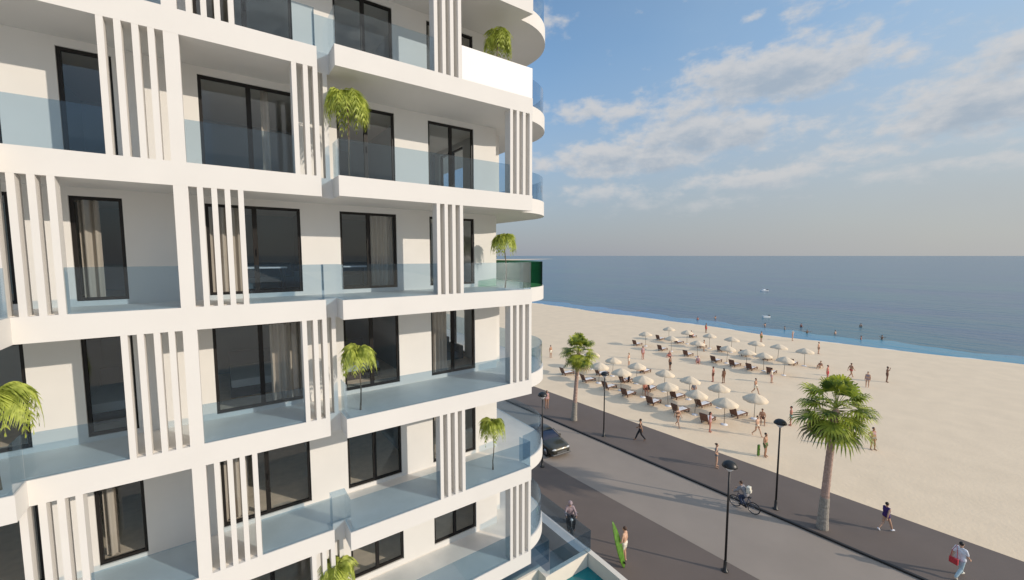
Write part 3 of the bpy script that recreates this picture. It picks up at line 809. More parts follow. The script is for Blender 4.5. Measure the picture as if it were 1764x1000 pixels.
    if pose == 'sit_ground':
        move((0, 0, -.85)); j['hipL'] = V((-.09, .02, .11)); j['hipR'] = V((.09, .02, .11))
        j['kneeL'] = V((-.15, .38, .40)); j['kneeR'] = V((.15, .38, .40)); j['ankL'] = V((-.13, .62, .08)); j['ankR'] = V((.13, .62, .08))
        j['toeL'] = V((-.14, .77, .04)); j['toeR'] = V((.14, .77, .04)); tilt(14)
        for s, x in (('L', -1), ('R', 1)):
            j['el' + s] = V((x * .24, -.10, .32)); j['wr' + s] = V((x * .26, -.20, .10)); j['ha' + s] = V((x * .27, -.26, .04))
    if pose == 'lie':            # lying on a lounger, head towards -Y
        m = Matrix.Rotation(R(-90), 3, 'X'); 
        for k in list(j): j[k] = Matrix.Rotation(R(90), 3, 'X') @ j[k]
        for k in list(j):
            v = j[k]; j[k] = V((v.x, -v.y * 1 - .0, v.z))
        lo = .50
        for k in list(j): j[k] = V((j[k].x, -(j[k].y) if False else j[k].y - .9, lo + .3 * max(0, 0) + j[k].z * .25))
        for k in ('kneeL', 'kneeR'): j[k].z += .02
    if pose == 'bike':
        move((0, 0, .02)); j['hipL'] = V((-.09, 0, .96)); j['hipR'] = V((.09, 0, .96))
        j['kneeL'] = V((-.11, .34, .78)); j['ankL'] = V((-.12, .20, .38)); j['toeL'] = V((-.12, .35, .34))
        j['kneeR'] = V((.11, .26, .58)); j['ankR'] = V((.12, .06, .20)); j['toeR'] = V((.12, .21, .17))
        tilt(-34); j['hed'] = j['nek'] + V((0, .05, .15))
        for s, x in (('L', -1), ('R', 1)):
            j['el' + s] = j['sh' + s] + V((x * .07, .18, -.20)); j['wr' + s] = V((x * .25, .60, 1.05)); j['ha' + s] = V((x * .25, .67, 1.03))
    if pose == 'scooter':
        move((0, 0, -.14)); j['hipL'] = V((-.1, 0, .82)); j['hipR'] = V((.1, 0, .82))
        j['kneeL'] = V((-.20, .42, .76)); j['ankL'] = V((-.17, .44, .33)); j['toeL'] = V((-.17, .60, .29))
        j['kneeR'] = V((.20, .42, .76)); j['ankR'] = V((.17, .44, .33)); j['toeR'] = V((.17, .60, .29))
        tilt(-8)
        for s, x in (('L', -1), ('R', 1)):
            j['el' + s] = V((x * .28, .18, 1.04)); j['wr' + s] = V((x * .28, .46, 1.03)); j['ha' + s] = V((x * .28, .55, 1.02))
    return j
def limbs(j, part, g=0.0):
    """list of (p0, r0, p1, r1) for one region of the figure, g = clothing thickness"""
    o = []
    ax = (j['shR'] - j['shL']).normalized(); hx = (j['hipR'] - j['hipL']).normalized()
    if part in ('torso', 'top'):
        for s in (-1, 1):
            o += [(j['che'] + ax * .085 * s, .105 + g, j['wai'] + ax * .06 * s, .092 + g)]
        o += [(j['shL'] + ax * .03, .060 + g, j['shR'] - ax * .03, .060 + g), (j['che'], .115 + g, j['wai'], .10 + g)]
        for s, k in ((-1, 'shL'), (1, 'shR')): o.append((j[k] - ax * .03 * s, .062 + g, j['che'] + ax * .10 * s, .09 + g))
    if part in ('torso', 'lowtop', 'hips'):
        for s in (-1, 1): o.append((j['wai'] + ax * .06 * s - (j['wai'] - j['pel']) * (.5 if part == 'hips' else 0), .094 + g, (j['hipL'] if s < 0 else j['hipR']) + V((0, 0, .03)), .108 + g))
        o.append((j['wai'] - (j['wai'] - j['pel']) * (.5 if part == 'hips' else 0), .10 + g, j['pel'], .11 + g))
    if part == 'chestband':
        for s in (-1, 1): o.append((j['che'] + ax * .075 * s, .108 + g, j['che'] + ax * .075 * s - (j['che'] - j['wai']) * .25, .104 + g))
        o.append((j['che'], .115 + g, j['che'] - (j['che'] - j['wai']) * .25, .112 + g))
    if part in ('legs', 'thighs', 'trousers', 'kneelen'):
        for s in 'LR':
            h, k, a = j['hip' + s], j['knee' + s], j['ank' + s]
            if part == 'thighs': o.append((h, .092 + g, h.lerp(k, .42), .080 + g))
            elif part == 'kneelen': o.append((h, .092 + g, h.lerp(k, .88), .066 + g * 1.6))
            else:
                o.append((h, .090 + g, k, .056 + g))
                mid = k.lerp(a, .32); o.append((k, .054 + g, mid, .057 + g)); o.append((mid, .057 + g, a if part == 'legs' else a + V((0, 0, .02)), .036 + g * 1.3))
    if part in ('feet', 'shoeL', 'shoeR'):
        for s in {'feet': 'LR', 'shoeL': 'L', 'shoeR': 'R'}[part]:
            a, t_ = j['ank' + s], j['toe' + s]
            heel = a + (a - t_).normalized() * .03 + V((0, 0, -.045)); o += [(a, .036 + g, heel, .034 + g), (heel, .033 + g, t_, .028 + g), (a, .035 + g, t_, .026 + g)]
    if part == 'arms':
        for s in 'LR':
            o.append((j['sh' + s], .052, j['el' + s], .040)); m_ = j['el' + s].lerp(j['wr' + s], .25); o.append((j['el' + s], .038, m_, .039)); o.append((m_, .039, j['wr' + s], .026))
    if part == 'sleeves':
        for s in 'LR': o.append((j['sh' + s], .055 + g, j['sh' + s].lerp(j['el' + s], .65), .048 + g * 1.4))
    if part == 'longsleeves':
        for s in 'LR': o += [(j['sh' + s], .055 + g, j['el' + s], .043 + g), (j['el' + s], .042 + g, j['wr' + s], .030 + g)]
    return o
TMP = {}
def remeshed(mb, name, vox, it=4):
    me = mb.mesh('tmp_' + name); o = bpy.data.objects.new('tmp', me); C.objects.link(o)
    m = o.modifiers.new('r', 'REMESH'); m.mode = 'VOXEL'; m.voxel_size = vox
    m2 = o.modifiers.new('s', 'SMOOTH'); m2.factor = .5; m2.iterations = it
    dg = bpy.context.evaluated_depsgraph_get(); ev = o.evaluated_get(dg)
    r = bpy.data.meshes.new_from_object(ev); r.name = name
    for p in r.polygons: p.use_smooth = True
    bpy.data.objects.remove(o); bpy.data.meshes.remove(me)
    r.materials.clear(); r.materials.append(M['skin_tan'])
    return r
def body_mesh(pose, fine):
    key = ('body', pose, fine)
    if key in TMP: return TMP[key]
    j = joints(pose); mb = MB()
    for p in ('torso', 'legs', 'feet', 'arms'):
        for a in limbs(j, p): mb.cap(*a, seg=12)
    mb.cap(j['nek'] - V((0, 0, .03)), .056, j['hed'] - V((0, 0, .05)), .052)
    h = j['hed']
    mb.ellipsoid(h + V((0, -.008, .012)), (.076, .096, .098)); mb.cap(h + V((0, .035, -.04)), .058, h + V((0, .052, -.082)), .040)
    mb.cap(h + V((0, .088, .012)), .011, h + V((0, .104, -.022)), .015, 8)            # nose
    mb.cap(h + V((-.018, .086, -.055)), .010, h + V((.018, .086, -.055)), .010, 8)     # lips
    for s in (-1, 1):
        mb.ellipsoid(h + V((s * .079, -.006, -.005)), (.012, .022, .032)); mb.cap(h + V((s * .028, .076, .024)), .018, h + V((s * .042, .070, .020)), .014, 8)
    for s, x in (('L', -1), ('R', 1)):
        w_, t_ = j['wr' + s], j['ha' + s]; d = (t_ - w_).normalized()
        pal = w_ + d * .075
        front = V((0, 1, 0)) - d * d.y
        front = front.normalized() if front.length > .2 else V((0, 0, 1))
        sp = front.normalized(); nrm = d.cross(sp).normalized() * (-x)
        for q in (-.022, -.006, .010, .024): mb.cap(w_ + d * .01 + sp * q * .6, .019, pal + sp * q, .015, 8)
        fr = .0095 if fine else .012
        for q, ln in ((-.029, .060), (-.010, .075), (.010, .078), (.029, .070)):
            a = pal + sp * q; b = a + d * ln * .5 + nrm * .006; c = b + d * ln * .42 + nrm * .022
            mb.cap(a, fr * 1.05, b, fr, 6); mb.cap(b, fr, c, fr * .85, 6)
        ta = w_ + d * .03 + sp * .026; tb = ta + sp * .028 + d * .028 + nrm * .01; tcn = tb + sp * .006 + d * .030 + nrm * .008
        mb.cap(ta, fr * 1.35, tb, fr * 1.15, 6); mb.cap(tb, fr * 1.1, tcn, fr * .95, 6)
    TMP[key] = remeshed(mb, 'body', .0075 if fine else .018, 3 if fine else 3)
    return TMP[key]
def cloth_mesh(pose, parts, g, fine):
    key = (pose, tuple(parts), g, fine)
    if key in TMP: return TMP[key]
    j = joints(pose); mb = MB()
    for p in parts:
        for a in limbs(j, p, g): mb.cap(*a, seg=12)
    TMP[key] = remeshed(mb, 'cloth', .012 if fine else .02, 2)
    return TMP[key]
def hair_mesh(pose, style):
    key = ('hair', pose, style)
    if key in TMP: return TMP[key]
    h = joints(pose)['hed']; mb = MB()
    if style == 'helmet': mb.ellipsoid(h + V((0, -.005, .03)), (.125, .145, .125))
    elif style == 'hat':
        mb.ellipsoid(h + V((0, -.01, .055)), (.095, .112, .085)); mb.lathe([(.21, -.012), (.215, 0), (.1, .02)], 20, h + V((0, 0, .05)))
    elif style == 'cap': mb.ellipsoid(h + V((0, -.012, .045)), (.087, .106, .080)); mb.ellipsoid(h + V((0, .12, .045)), (.06, .06, .012))
    else:
        mb.ellipsoid(h + V((0, -.022, .030)), (.086, .098, .094))
        if style == 'long': mb.cap(h + V((0, -.07, -.02)), .065, h + V((0, -.085, -.19)), .045)
        if style == 'bun': mb.ellipsoid(h + V((0, -.11, .06)), (.045, .045, .045))
    TMP[key] = remeshed(mb, 'hair', .012, 2)
    return TMP[key]
def child(me, name, par, m):
    o = bpy.data.objects.new(name, me); C.objects.link(o); o.parent = par
    o.material_slots[0].link = 'OBJECT'; o.material_slots[0].material = M[m]
    return o
OUT = {'trunks': ('shorts', ['hips', 'thighs'], .014), 'kneeshorts': ('shorts', ['hips', 'kneelen'], .018), 'trousers': ('trousers', ['hips', 'trousers'], .014), 'briefs': ('swim_briefs', ['hips'], .006),
       'bra': ('bikini_top', ['chestband'], .007), 'shirt': ('shirt', ['top', 'lowtop', 'sleeves'], .016), 'longshirt': ('shirt', ['top', 'lowtop', 'longsleeves'], .018),
       'tank': ('top', ['top', 'lowtop'], .012), 'swimsuit': ('swimsuit', ['top', 'lowtop', 'hips'], .006), 'shoes': ('shoes', ['shoes'], .010)}
def person(x, y, face, pose, sk, hair, hs, wear, label, fine=False, z=.06, sc_=1.0, group=None):
    t = thing('person', label, 'person', (x, y, z), R(face), group); t.scale = (sc_,) * 3
    b = child(body_mesh(pose, fine), 'body', t, sk)
    child(hair_mesh(pose, hs), {'helmet': 'helmet', 'hat': 'hat', 'cap': 'cap'}.get(hs, 'hair'), t, hair)
    for kind, col in wear:
        n, parts, g = OUT[kind]
        if kind == 'shoes':
            for q in ('shoeL', 'shoeR'): child(cloth_mesh(pose, [q], g, fine), 'shoe', t, col)
            continue
        child(cloth_mesh(pose, parts, g, fine), n, t, col)
    if fine:
        h = joints(pose)['hed']; e = MB()
        for s in (-1, 1): e.ellipsoid(h + V((s * .033, .084, .010)), (.012, .008, .007), seg=8, rings_n=6)
        e.build('eyes', 'hair_dark', t, True)
    return t
# face angle: 0 looks along the street away from the viewer (+Y), 90 to the building (-X), 180 towards the viewer, -90 to the sea (+X)
P_ = person
P_(27.35, 2.75, -112, 'walk', 'skin_light', 'hair_dark', 'short', [('shirt', 'cloth_white'), ('trousers', 'cloth_pale_blue'), ('shoes', 'cloth_cream')], 'man in white shirt and pale trousers walking with a red bag, bottom right', True, .1, 1.0)
P_(28.83, 5.69, -118, 'walkb', 'skin_light', 'hair_dark', 'short', [('tank', 'cloth_purple'), ('briefs', 'cloth_purple'), ('shoes', 'cloth_white')], 'woman in dark purple top walking on the promenade with bare legs and white shoes', True, .1, .94)
P_(27.1, 20.4, 25, 'walk', 'skin_tan', 'hair_dark', 'short', [('briefs', 'cloth_orange'), ('trousers', 'cloth_black'), ('bra', 'cloth_black')], 'man with dark leggings and orange waistcloth striding on the promenade by the further lamp', True, .1, 1.04)
P_(27.95, 14.6, -150, 'hip', 'skin_light', 'hair_brown', 'bun', [('bra', 'cloth_grey'), ('briefs', 'cloth_grey')], 'woman in grey bikini standing at the edge of the promenade', True, .1, 1.0)
P_(25.6, 30.3, 160, 'stand', 'skin_tan', 'hair_brown', 'long', [('swimsuit', 'cloth_pink')], 'person standing on the promenade behind the lamp beside the car', False, .1, 1.0)
P_(15.56, 12.47, 15, 'board', 'skin_light', 'hair_brown', 'short', [('trunks', 'cloth_cream')], 'bare backed man in cream trunks holding a green board on the dark pavement', True, 0, 1.03)
P_(24.70, 11.02, 5, 'bike', 'skin_light', 'hair_brown', 'short', [('longshirt', 'cloth_grey'), ('trousers', 'cloth_navy'), ('shoes', 'cloth_black')], 'cyclist in grey top and navy trousers riding along the road edge', True, .0, 1.0)
P_(15.1, 15.85, 146, 'scooter', 'skin_light', 'cloth_mauve', 'helmet', [('longshirt', 'cloth_mauve'), ('trousers', 'cloth_black'), ('shoes', 'cloth_brown')], 'scooter rider in mauve jacket and helmet on the dark pavement by the building', True, 0, 1.0)
# on the beach
bp = [
 (40.5, 9.1, 150, 'hip', 'skin_tan', 'hair_brown', 'short', [('briefs', 'cloth_grey'), ('bra', 'cloth_pink')], 'woman standing alone on the sand right of the large palm', 1.02),
 (40.5, 14.7, 20, 'stand', 'skin_red', 'hair_dark', 'short', [('trunks', 'cloth_teal')], 'broad man in teal trunks seen from behind, above the promenade lamp', 1.0),
 (38.9, 16.35, 120, 'sit_seat', 'skin_tan', 'hair_dark', 'short', [('trunks', 'cloth_brown')], 'man sitting sideways on the rightmost front lounger', 1.0),
 (35.8, 15.4, 170, 'walk', 'skin_light', 'hair_brown', 'short', [('briefs', 'cloth_cream')], 'pale person walking on the sand below the rightmost umbrellas', 1.0),
 (32.6, 13.4, 175, 'carry', 'skin_tan', 'hair_dark', 'short', [('trunks', 'cloth_green')], 'man in green trunks holding a lime green float beside the promenade', 1.03),
 (33.4, 18.1, 200, 'stand', 'skin_red', 'hair_brown', 'long', [('swimsuit', 'cloth_pink')], 'woman in pink swimsuit in front of the second front umbrella from the right', 1.0),
 (32.1, 20.3, 160, 'walkb', 'skin_light', 'hair_blond', 'long', [('bra', 'cloth_brown'), ('briefs', 'cloth_brown')], 'fair haired woman in brown bikini standing before the third front umbrella', 1.0),
 (46.8, 20.5, 170, 'walk', 'skin_tan', 'hair_dark', 'short', [('trunks', 'cloth_cream')], 'man in cream trunks walking between the umbrella groups', 1.0),
 (52.5, 21.3, 190, 'hip', 'skin_light', 'hair_dark', 'short', [('tank', 'cloth_cream'), ('trunks', 'cloth_pink')], 'person in cream top left of the rightmost far lounger', 1.0),
 (47.3, 25.5, 10, 'stand', 'skin_red', 'hair_brown', 'short', [('trunks', 'cloth_brown')], 'left one of two bathers standing side by side', 1.05),
 (47.8, 24.5, -20, 'stand', 'skin_brown', 'hair_dark', 'long', [('swimsuit', 'cloth_brown')], 'right one of two bathers standing side by side', 1.02),
 (59.2, 17.9, 180, 'stand', 'skin_red', 'hair_brown', 'short', [('trunks', 'cloth_red')], 'bather in red trunks just above the crown of the large palm', 1.05),
 (62.7, 16.6, 240, 'walk', 'skin_tan', 'hair_brown', 'short', [('briefs', 'cloth_red')], 'bather striding to the right above the large palm', 1.05),
 (59.5, 14.2, 90, 'stand', 'skin_light', 'hair_brown', 'bun', [('briefs', 'cloth_mauve'), ('bra', 'cloth_mauve')], 'woman in mauve bikini right of the large palm crown', 1.05),
 (63.9, 13.5, 200, 'shade_eyes', 'skin_brown', 'hair_dark', 'short', [('trunks', 'cloth_brown')], 'man shading his eyes, furthest right on the sand', 1.08),
 (64.9, 20.5, 90, 'sit_ground', 'skin_tan', 'hair_brown', 'short', [('trunks', 'cloth_cream')], 'person sitting alone on the sand right of the umbrellas', 1.05),
 (74.0, 23.7, 180, 'stand', 'skin_light', 'hair_brown', 'short', [('trunks', 'cloth_brown')], 'bather standing right of the back row of umbrellas near the water', 1.05),
 (81.9, 30.2, 190, 'wade', 'skin_light', 'cloth_cream', 'hat', [('briefs', 'cloth_pink')], 'bather in a pale sun hat with arms spread at the waterline', 1.0),
 (76.3, 32.9, 160, 'stand', 'skin_tan', 'hair_dark', 'short', [('trunks', 'cloth_green')], 'bather standing behind the back row of umbrellas', 1.05),
 (76.8, 43.2, 170, 'stand', 'skin_brown', 'hair_dark', 'short', [('trunks', 'cloth_red')], 'dark tanned bather standing by the water at the left', 1.05),
 (61.3, 34.7, 200, 'stand', 'skin_tan', 'hair_brown', 'short', [('trunks', 'cloth_cream')], 'bather standing beside a lounger among the far umbrellas', 1.05),
 (53.9, 31.3, 120, 'sit_ground', 'skin_red', 'hair_brown', 'long', [('swimsuit', 'cloth_pink')], 'woman in pink sitting on the sand before the far umbrellas', 1.1),
 (53.9, 35.8, 100, 'sit_ground', 'skin_red', 'hair_blond', 'short', [('trunks', 'cloth_red')], 'fair haired child sitting on the sand left of the far umbrellas', 1.0),
 (47.5, 31.4, 175, 'stand', 'skin_brown', 'hair_dark', 'short', [('trunks', 'cloth_black')], 'tanned man standing behind the second row of umbrellas', 1.08),
 (49.4, 37.1, 160, 'stand', 'skin_red', 'hair_brown', 'long', [('swimsuit', 'cloth_pink')], 'woman standing alone between the two groups, left side', 1.1),
 (44.7, 35.8, 190, 'stand', 'skin_light', 'hair_blond', 'short', [('trunks', 'cloth_cream')], 'pale man standing beside the second umbrella from the left', 1.05),
 (39.2, 45.6, 180, 'stand', 'skin_tan', 'hair_brown', 'short', [('trunks', 'cloth_cream')], 'bather standing alone at the far left by the building corner', 1.05),
 (42.3, 24.9, 120, 'sit_ground', 'skin_tan', 'hair_dark', 'short', [('tank', 'cloth_grey')], 'person in grey top sitting behind the second row of umbrellas', 1.05),
 (38.9, 31.2, 60, 'sit_ground', 'skin_brown', 'hair_dark', 'short', [('tank', 'cloth_black')], 'person in black top sitting under a second row umbrella on the left', 1.05),
 (37.0, 27.4, 150, 'sit_seat', 'skin_red', 'hair_dark', 'short', [('trunks', 'cloth_brown')], 'sunbather sitting on a lounger in the left half of the second row', 1.05),
 (43.3, 32.6, -90, 'lie', 'skin_light', 'hair_brown', 'short', [('trunks', 'cloth_orange')], 'sunbather lying on the single lounger behind the second row', 1.0),
 (69.9, 42.0, -90, 'sit_seat', 'skin_red', 'hair_brown', 'short', [('trunks', 'cloth_red')], 'sunbather sitting on the lone lounger nearest the sea', 1.0),
]
for x, y, fa, po, sk, hc, hs, wr, lb, s_ in bp: P_(x, y, fa, po, sk, hc, hs, wr, lb, False, .055, s_)
sw = [((94.9, 40.3), 'swimmer just beyond the shallows above the back row umbrellas, furthest left'), ((93.6, 36.0), 'swimmer behind the bather with the sun hat, left of him'),
      ((100.3, 35.5), 'swimmer in deeper water above the bather with the sun hat'), ((92.9, 31.8), 'swimmer right of the bather with the sun hat'),
      ((96.6, 28.4), 'red shouldered swimmer in the middle of the shallows'), ((93.7, 23.7), 'swimmer near the shore above the large palm'),
      ((97.5, 21.7), 'rightmost swimmer in dark swimwear'), ((111.1, 28.3), 'swimmer furthest out at the right'), ((91.5, 53.6), 'swimmer at the left above the dark tanned bather'),
      ((96.6, 52.1), 'second swimmer at the left, slightly further out')]
for i, ((x, y), lb) in enumerate(sw):
    P_(x, y, 40 * i, 'wade' if i % 3 == 0 else 'stand', ['skin_tan', 'skin_light', 'skin_red'][i % 3], ['hair_dark', 'hair_brown'][i % 2], 'short', [('trunks', 'cloth_navy')], lb, False, -1.18, 1.05)

# carried things
t = thing('shoulder_bag', 'red shoulder bag carried by the man in the white shirt', 'bag', (27.35, 2.75, .1), R(-112))
MB().box(-.20, -.40, .74, .12, -.31, 1.02, .03).build('pouch', 'cloth_red', t, True)
MB().tube([(-.17, -.355, 1.0), (-.19, -.22, 1.28), (-.15, -.02, 1.515), (-.02, -.20, 1.30), (.08, -.355, 1.0)], .012, 5).build('strap', 'cloth_red', t, True)
def surfboard(loc, rot, ln, wd, label, name='surfboard'):
    mb = MB(); n = 22; rings = []
    for i in range(n + 1):
        s_ = i / n; z = ln * s_; w_ = wd / 2 * max(.03, math.sin(math.pi * min(1, max(0, s_)) ** .85) ** .6) if 0 < i < n else .012
        th = .035 * (w_ / (wd / 2)) ** .5; b = .10 * (s_ - .5) ** 2
        rings.append([mb.bm.verts.new((w_ * math.cos(a), b + th * math.sin(a), z)) for a in [2 * math.pi * k / 12 for k in range(12)]])
    for r0, r1 in zip(rings, rings[1:]):
        for k in range(12): mb.bm.faces.new((r0[k], r0[(k + 1) % 12], r1[(k + 1) % 12], r1[k]))
    mb.bm.faces.new(rings[0][::-1]); mb.bm.faces.new(rings[-1])
    t = thing(name, label, name.replace('_', ' '), loc, 0); t.rotation_euler = rot
    mb.build('board', 'green_board', t, True)
    MB().box(-.006, -.13, .22, .006, -.03, .34).build('fin', 'blackpaint', t)
surfboard((15.24, 12.16, 0.0), (R(-16), R(-4), R(8)), 2.25, .46, 'lime green surfboard standing on its tail beside the bare backed man')
t = thing('swim_float', 'small lime green float held at the side of the man in green trunks', 'float', (32.22, 13.68, .10), R(175))
MB().box(-.10, -.06, .02, .12, .06, .86, .05).build('board', 'green_board', t, True)
MB().box(-.06, .062, .5, .06, .085, .56, .01).build('grip', 'blackpaint', t, True)
t = thing('backpack', 'pale backpack on the back of the cyclist', 'backpack', (24.70, 11.02, 0), R(5))
MB().box(-.15, -.20, 1.14, .15, .0, 1.52, .05).build('pack', 'cloth_cream', t, True)
MB().box(-.11, -.245, 1.17, .11, -.198, 1.34, .02).build('pocket', 'cloth_cream', t, True)

# bicycle
bk = thing('bicycle', 'dark blue bicycle ridden along the road edge past the lamp', 'bicycle', (24.70, 11.02, 0), R(5))
for y in (-.42, .62):
    w_ = MB(); w_.torus((0, y, .34), .325, .022); w_.build('tyre', 'tyre', bk, True)
    w_ = MB(); w_.torus((0, y, .34), .295, .012)
    for k in range(12): w_.tube([(0, y, .34), (0, y + .295 * math.cos(k * math.pi / 6), .34 + .295 * math.sin(k * math.pi / 6))], .004, 4)
    w_.tube([(-.05, y, .34), (.05, y, .34)], .022, 8); w_.build('wheel', 'rim', bk, True)
f = MB(); bb, st_, hd, hl, ra, fa = (0, .04, .30), (0, -.12, .80), (0, .46, .88), (0, .49, .74), (0, -.42, .34), (0, .62, .34)
for a, b in ((bb, st_), (st_, hd), (bb, hl), (hd, hl)): f.tube([a, b], .019, 8)
for s_ in (-.05, .05): f.tube([(s_ * .5, *bb[1:]), (s_, *ra[1:])], .012, 6); f.tube([(s_ * .4, *st_[1:]), (s_, *ra[1:])], .010, 6); f.tube([(s_ * .6, *hl[1:]), (s_, *fa[1:])], .012, 6)
f.build('frame', 'bluemetal', bk, True)
MB().tube([(-.28, .60, 1.0), (-.1, .52, 1.0), (0, .46, .98), (.1, .52, 1.0), (.28, .60, 1.0)], .014, 6).tube([(0, .46, .86), (0, .46, .98)], .014, 6).build('handlebar', 'blackpaint', bk, True)
MB().tube([(0, -.12, .79), (0, -.14, .88)], .014, 6).box(-.07, -.26, .87, .07, .02, .91, .018).build('saddle', 'blackpaint', bk, True)
MB().torus((.05, .04, .30), .09, .008, seg=18).tube([(.07, .04, .30), (.09, .04, .13)], .011, 5).tube([(-.07, .04, .30), (-.09, .17, .41)], .011, 5).box(.08, -.0, .11, .18, .08, .13).box(-.18, .13, .40, -.08, .21, .42).build('crank', 'blackpaint', bk)

# scooter
sk_ = thing('scooter', 'dark motor scooter ridden on the pavement beside the curved balconies', 'scooter', (15.1, 15.85, 0), R(146))
for y in (-.55, .72):
    MB().torus((0, y, .25), .19, .06).build('tyre', 'tyre', sk_, True)
    MB().tube([(-.04, y, .25), (.04, y, .25)], .14, 12).build('wheel', 'rim', sk_, True)
MB().ellipsoid((0, -.38, .52), (.19, .45, .24)).build('rear_body', 'blackpaint', sk_, True)
MB().box(-.14, -.62, .735, .14, .16, .80, .03).build('seat', 'cloth_brown', sk_, True)
MB().box(-.16, .05, .24, .16, .52, .30, .02).build('footboard', 'blackpaint', sk_)
mb = MB(); mb.box(-.20, .50, .28, .20, .56, .92, .03); mb.build('leg_shield', 'blackpaint', sk_, True)
MB().tube([(0, .72, .28), (0, .58, .70), (0, .52, .98)], .03, 8).build('fork', 'rim', sk_, True)
MB().tube([(-.32, .50, 1.03), (0, .56, .99), (.32, .50, 1.03)], .018, 6).build('handlebar', 'blackpaint', sk_, True)
MB().ellipsoid((0, .62, .90), (.08, .05, .08)).build('headlight', 'lightglass', sk_, True)
for s_ in (-1, 1): MB().tube([(s_ * .27, .52, 1.03), (s_ * .30, .52, 1.20)], .006, 4).ellipsoid((s_ * .31, .52, 1.23), (.05, .015, .035)).build('mirror', 'rim', sk_, True)

# ------------------------------------------------------------------ car
car = thing('parked_car', 'dark olive car with dark blue windscreen on the road by the building corner', 'car', (20.35, 24.35, 0), R(180 - 4.3))
# local: +Y is forward. body stations: y, half width, bottom z, belt z, top crown z
def loft(st, name, m, seg_top=6):
    mb = MB(); rings = []
    for y, hw, z0, z1, cr in st:
        ring = []
        prof = [(-hw * .86, z0), (-hw * .97, z0 + .08), (-hw, z0 + (z1 - z0) * .45), (-hw * .985, z0 + (z1 - z0) * .75), (-hw * .90, z1 - .01)]
        topn = [(-hw * .60, z1 + cr * .7), (-hw * .2, z1 + cr), (hw * .2, z1 + cr), (hw * .60, z1 + cr * .7)]
        allp = prof + topn + [(-x, z) for x, z in prof[::-1]]
        for x, z in allp: ring.append(mb.bm.verts.new((x, y, z)))
        rings.append(ring)
    n = len(rings[0])
    for r0, r1 in zip(rings, rings[1:]):
        for k in range(n): mb.bm.faces.new((r0[k], r0[(k + 1) % n], r1[(k + 1) % n], r1[k]))
    mb.bm.faces.new(rings[0][::-1]); mb.bm.faces.new(rings[-1])
    return mb.build(name, m, car, True)
loft([(-2.25, .70, .42, .78, .02), (-2.2, .84, .32, .90, .03), (-1.9, .90, .24, .98, .04), (-1.2, .92, .22, 1.00, .02), (0, .93, .22, .98, .02), (.7, .92, .22, .96, .03),
      (1.2, .92, .22, .93, .05), (1.8, .90, .24, .85, .06), (2.1, .84, .30, .76, .05), (2.25, .70, .36, .64, .02)], 'body', 'carpaint')
def cabin(st, name, m):
    mb = MB(); rings = []
    for y, wb, zb, wt, zt in st:
        rings.append([mb.bm.verts.new(p) for p in ((-wb, y, zb), (-(wb + wt) / 2 - .015, y, (zb + zt) / 2), (-wt, y, zt - .04), (-wt * .8, y, zt), (wt * .8, y, zt), (wt, y, zt - .04), ((wb + wt) / 2 + .015, y, (zb + zt) / 2), (wb, y, zb))])
    for r0, r1 in zip(rings, rings[1:]):
        for k in range(7): mb.bm.faces.new((r0[k], r0[k + 1], r1[k + 1], r1[k]))
    mb.bm.faces.new(rings[0][::-1]); mb.bm.faces.new(rings[-1])
    return mb.build(name, m, car, True)
cabin([(-1.75, .80, .97, .74, 1.00), (-1.25, .82, .97, .64, 1.34), (-.6, .83, .97, .62, 1.43), (.1, .83, .96, .62, 1.43), (.95, .82, .95, .76, .97)], 'windows', 'carglass')
mb = MB(); rings = []
for y, wt, zt in ((-1.28, .60, 1.345), (-.6, .62, 1.445), (.08, .60, 1.445), (.26, .58, 1.36)):
    rings.append([mb.bm.verts.new(p) for p in ((-wt, y, zt - .03), (-wt * .8, y, zt + .012), (0, y, zt + .025), (wt * .8, y, zt + .012), (wt, y, zt - .03))])
for r0, r1 in zip(rings, rings[1:]):
    for k in range(4): mb.bm.faces.new((r0[k], r0[k + 1], r1[k + 1], r1[k]))
mb.build('roof', 'carpaint', car, True)
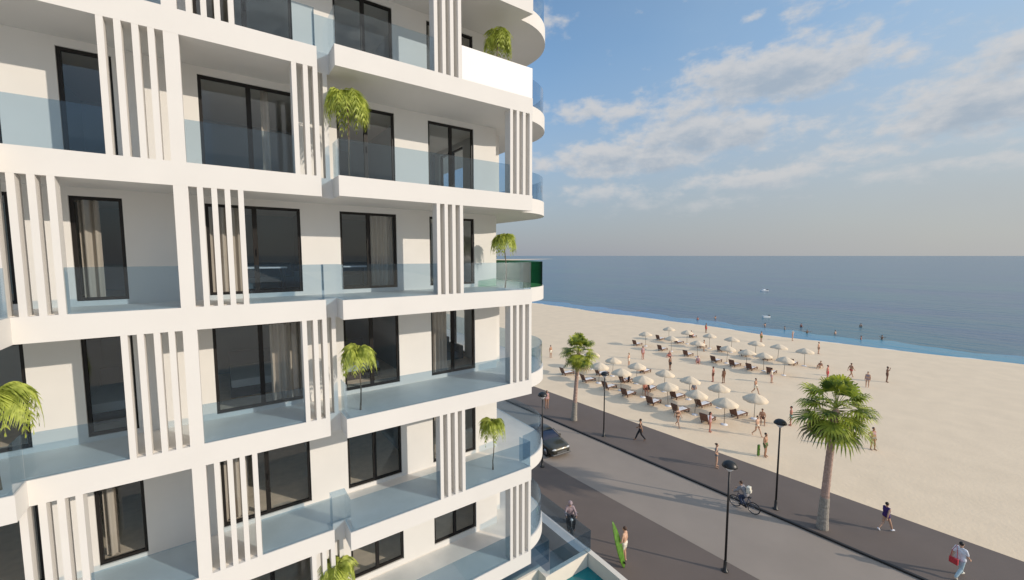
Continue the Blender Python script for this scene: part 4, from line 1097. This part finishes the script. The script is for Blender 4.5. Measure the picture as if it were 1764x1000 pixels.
for s_ in (-1, 1):
    MB().tube([(s_ * .86, .98, .95), (s_ * .67, .22, 1.38)], .03, 6).build('pillar', 'carpaint', car, True)
    MB().ellipsoid((s_ * .62, 2.13, .66), (.20, .10, .075), Matrix.Rotation(R(-18 * s_), 3, 'Z')).build('headlight', 'lightglass', car, True)
    MB().ellipsoid((s_ * 1.0, .72, 1.0), (.10, .06, .07)).build('wing_mirror', 'carpaint', car, True)
    for y in (-1.35, 1.42):
        wh = MB(); wh.tube([(s_ * .72, y, .33), (s_ * .945, y, .33)], .33, 24); o = wh.build('wheel', 'tyre', car, True)
        rm = MB(); rm.tube([(s_ * .92, y, .33), (s_ * .955, y, .33)], .22, 20); rm.build('rim', 'rim', o, True)
MB().box(-.45, 2.17, .38, .45, 2.285, .52, .02).build('grille', 'plate', car)
MB().box(-.82, 2.0, .24, .82, 2.29, .36, .04).build('bumper', 'plate', car, True)

# ------------------------------------------------------------------ boats
def boat(x, y, rz, ln, label, cabin_=True):
    t = thing('small_boat', label, 'boat', (x, y, -.12), rz)
    mb = MB(); rings = []
    for i in range(9):
        s_ = i / 8; w_ = ln * .18 * (math.sin(math.pi * (.18 + .82 * (1 - s_) * .6)) if s_ < .99 else .05); yy = (s_ - .5) * ln; sh = .12 * s_ * s_
        if i == 8: w_ = .03
        rings.append([mb.bm.verts.new(p) for p in ((-w_, yy, .42 + sh), (-w_ * .8, yy, .0), (0, yy, -.12), (w_ * .8, yy, 0), (w_, yy, .42 + sh))])
    for r0, r1 in zip(rings, rings[1:]):
        for k in range(5): mb.bm.faces.new((r0[k], r0[(k + 1) % 5], r1[(k + 1) % 5], r1[k]))
    mb.bm.faces.new(rings[0][::-1]); mb.bm.faces.new(rings[-1]); mb.build('hull', 'boat', t)
    if cabin_: MB().box(-ln * .09, -ln * .12, .45, ln * .09, ln * .12, .85, .05).build('console', 'boat', t)
    MB().box(-ln * .1, -ln * .46, .43, ln * .1, -ln * .40, .75, .03).build('outboard_motor', 'blackpaint', t)
boat(190, 81.8, R(60), 3.6, 'small white boat furthest out on the sea', True)
boat(108.5, 46.0, R(60), 2.0, 'tiny white dinghy floating just beyond the swimmers', False)
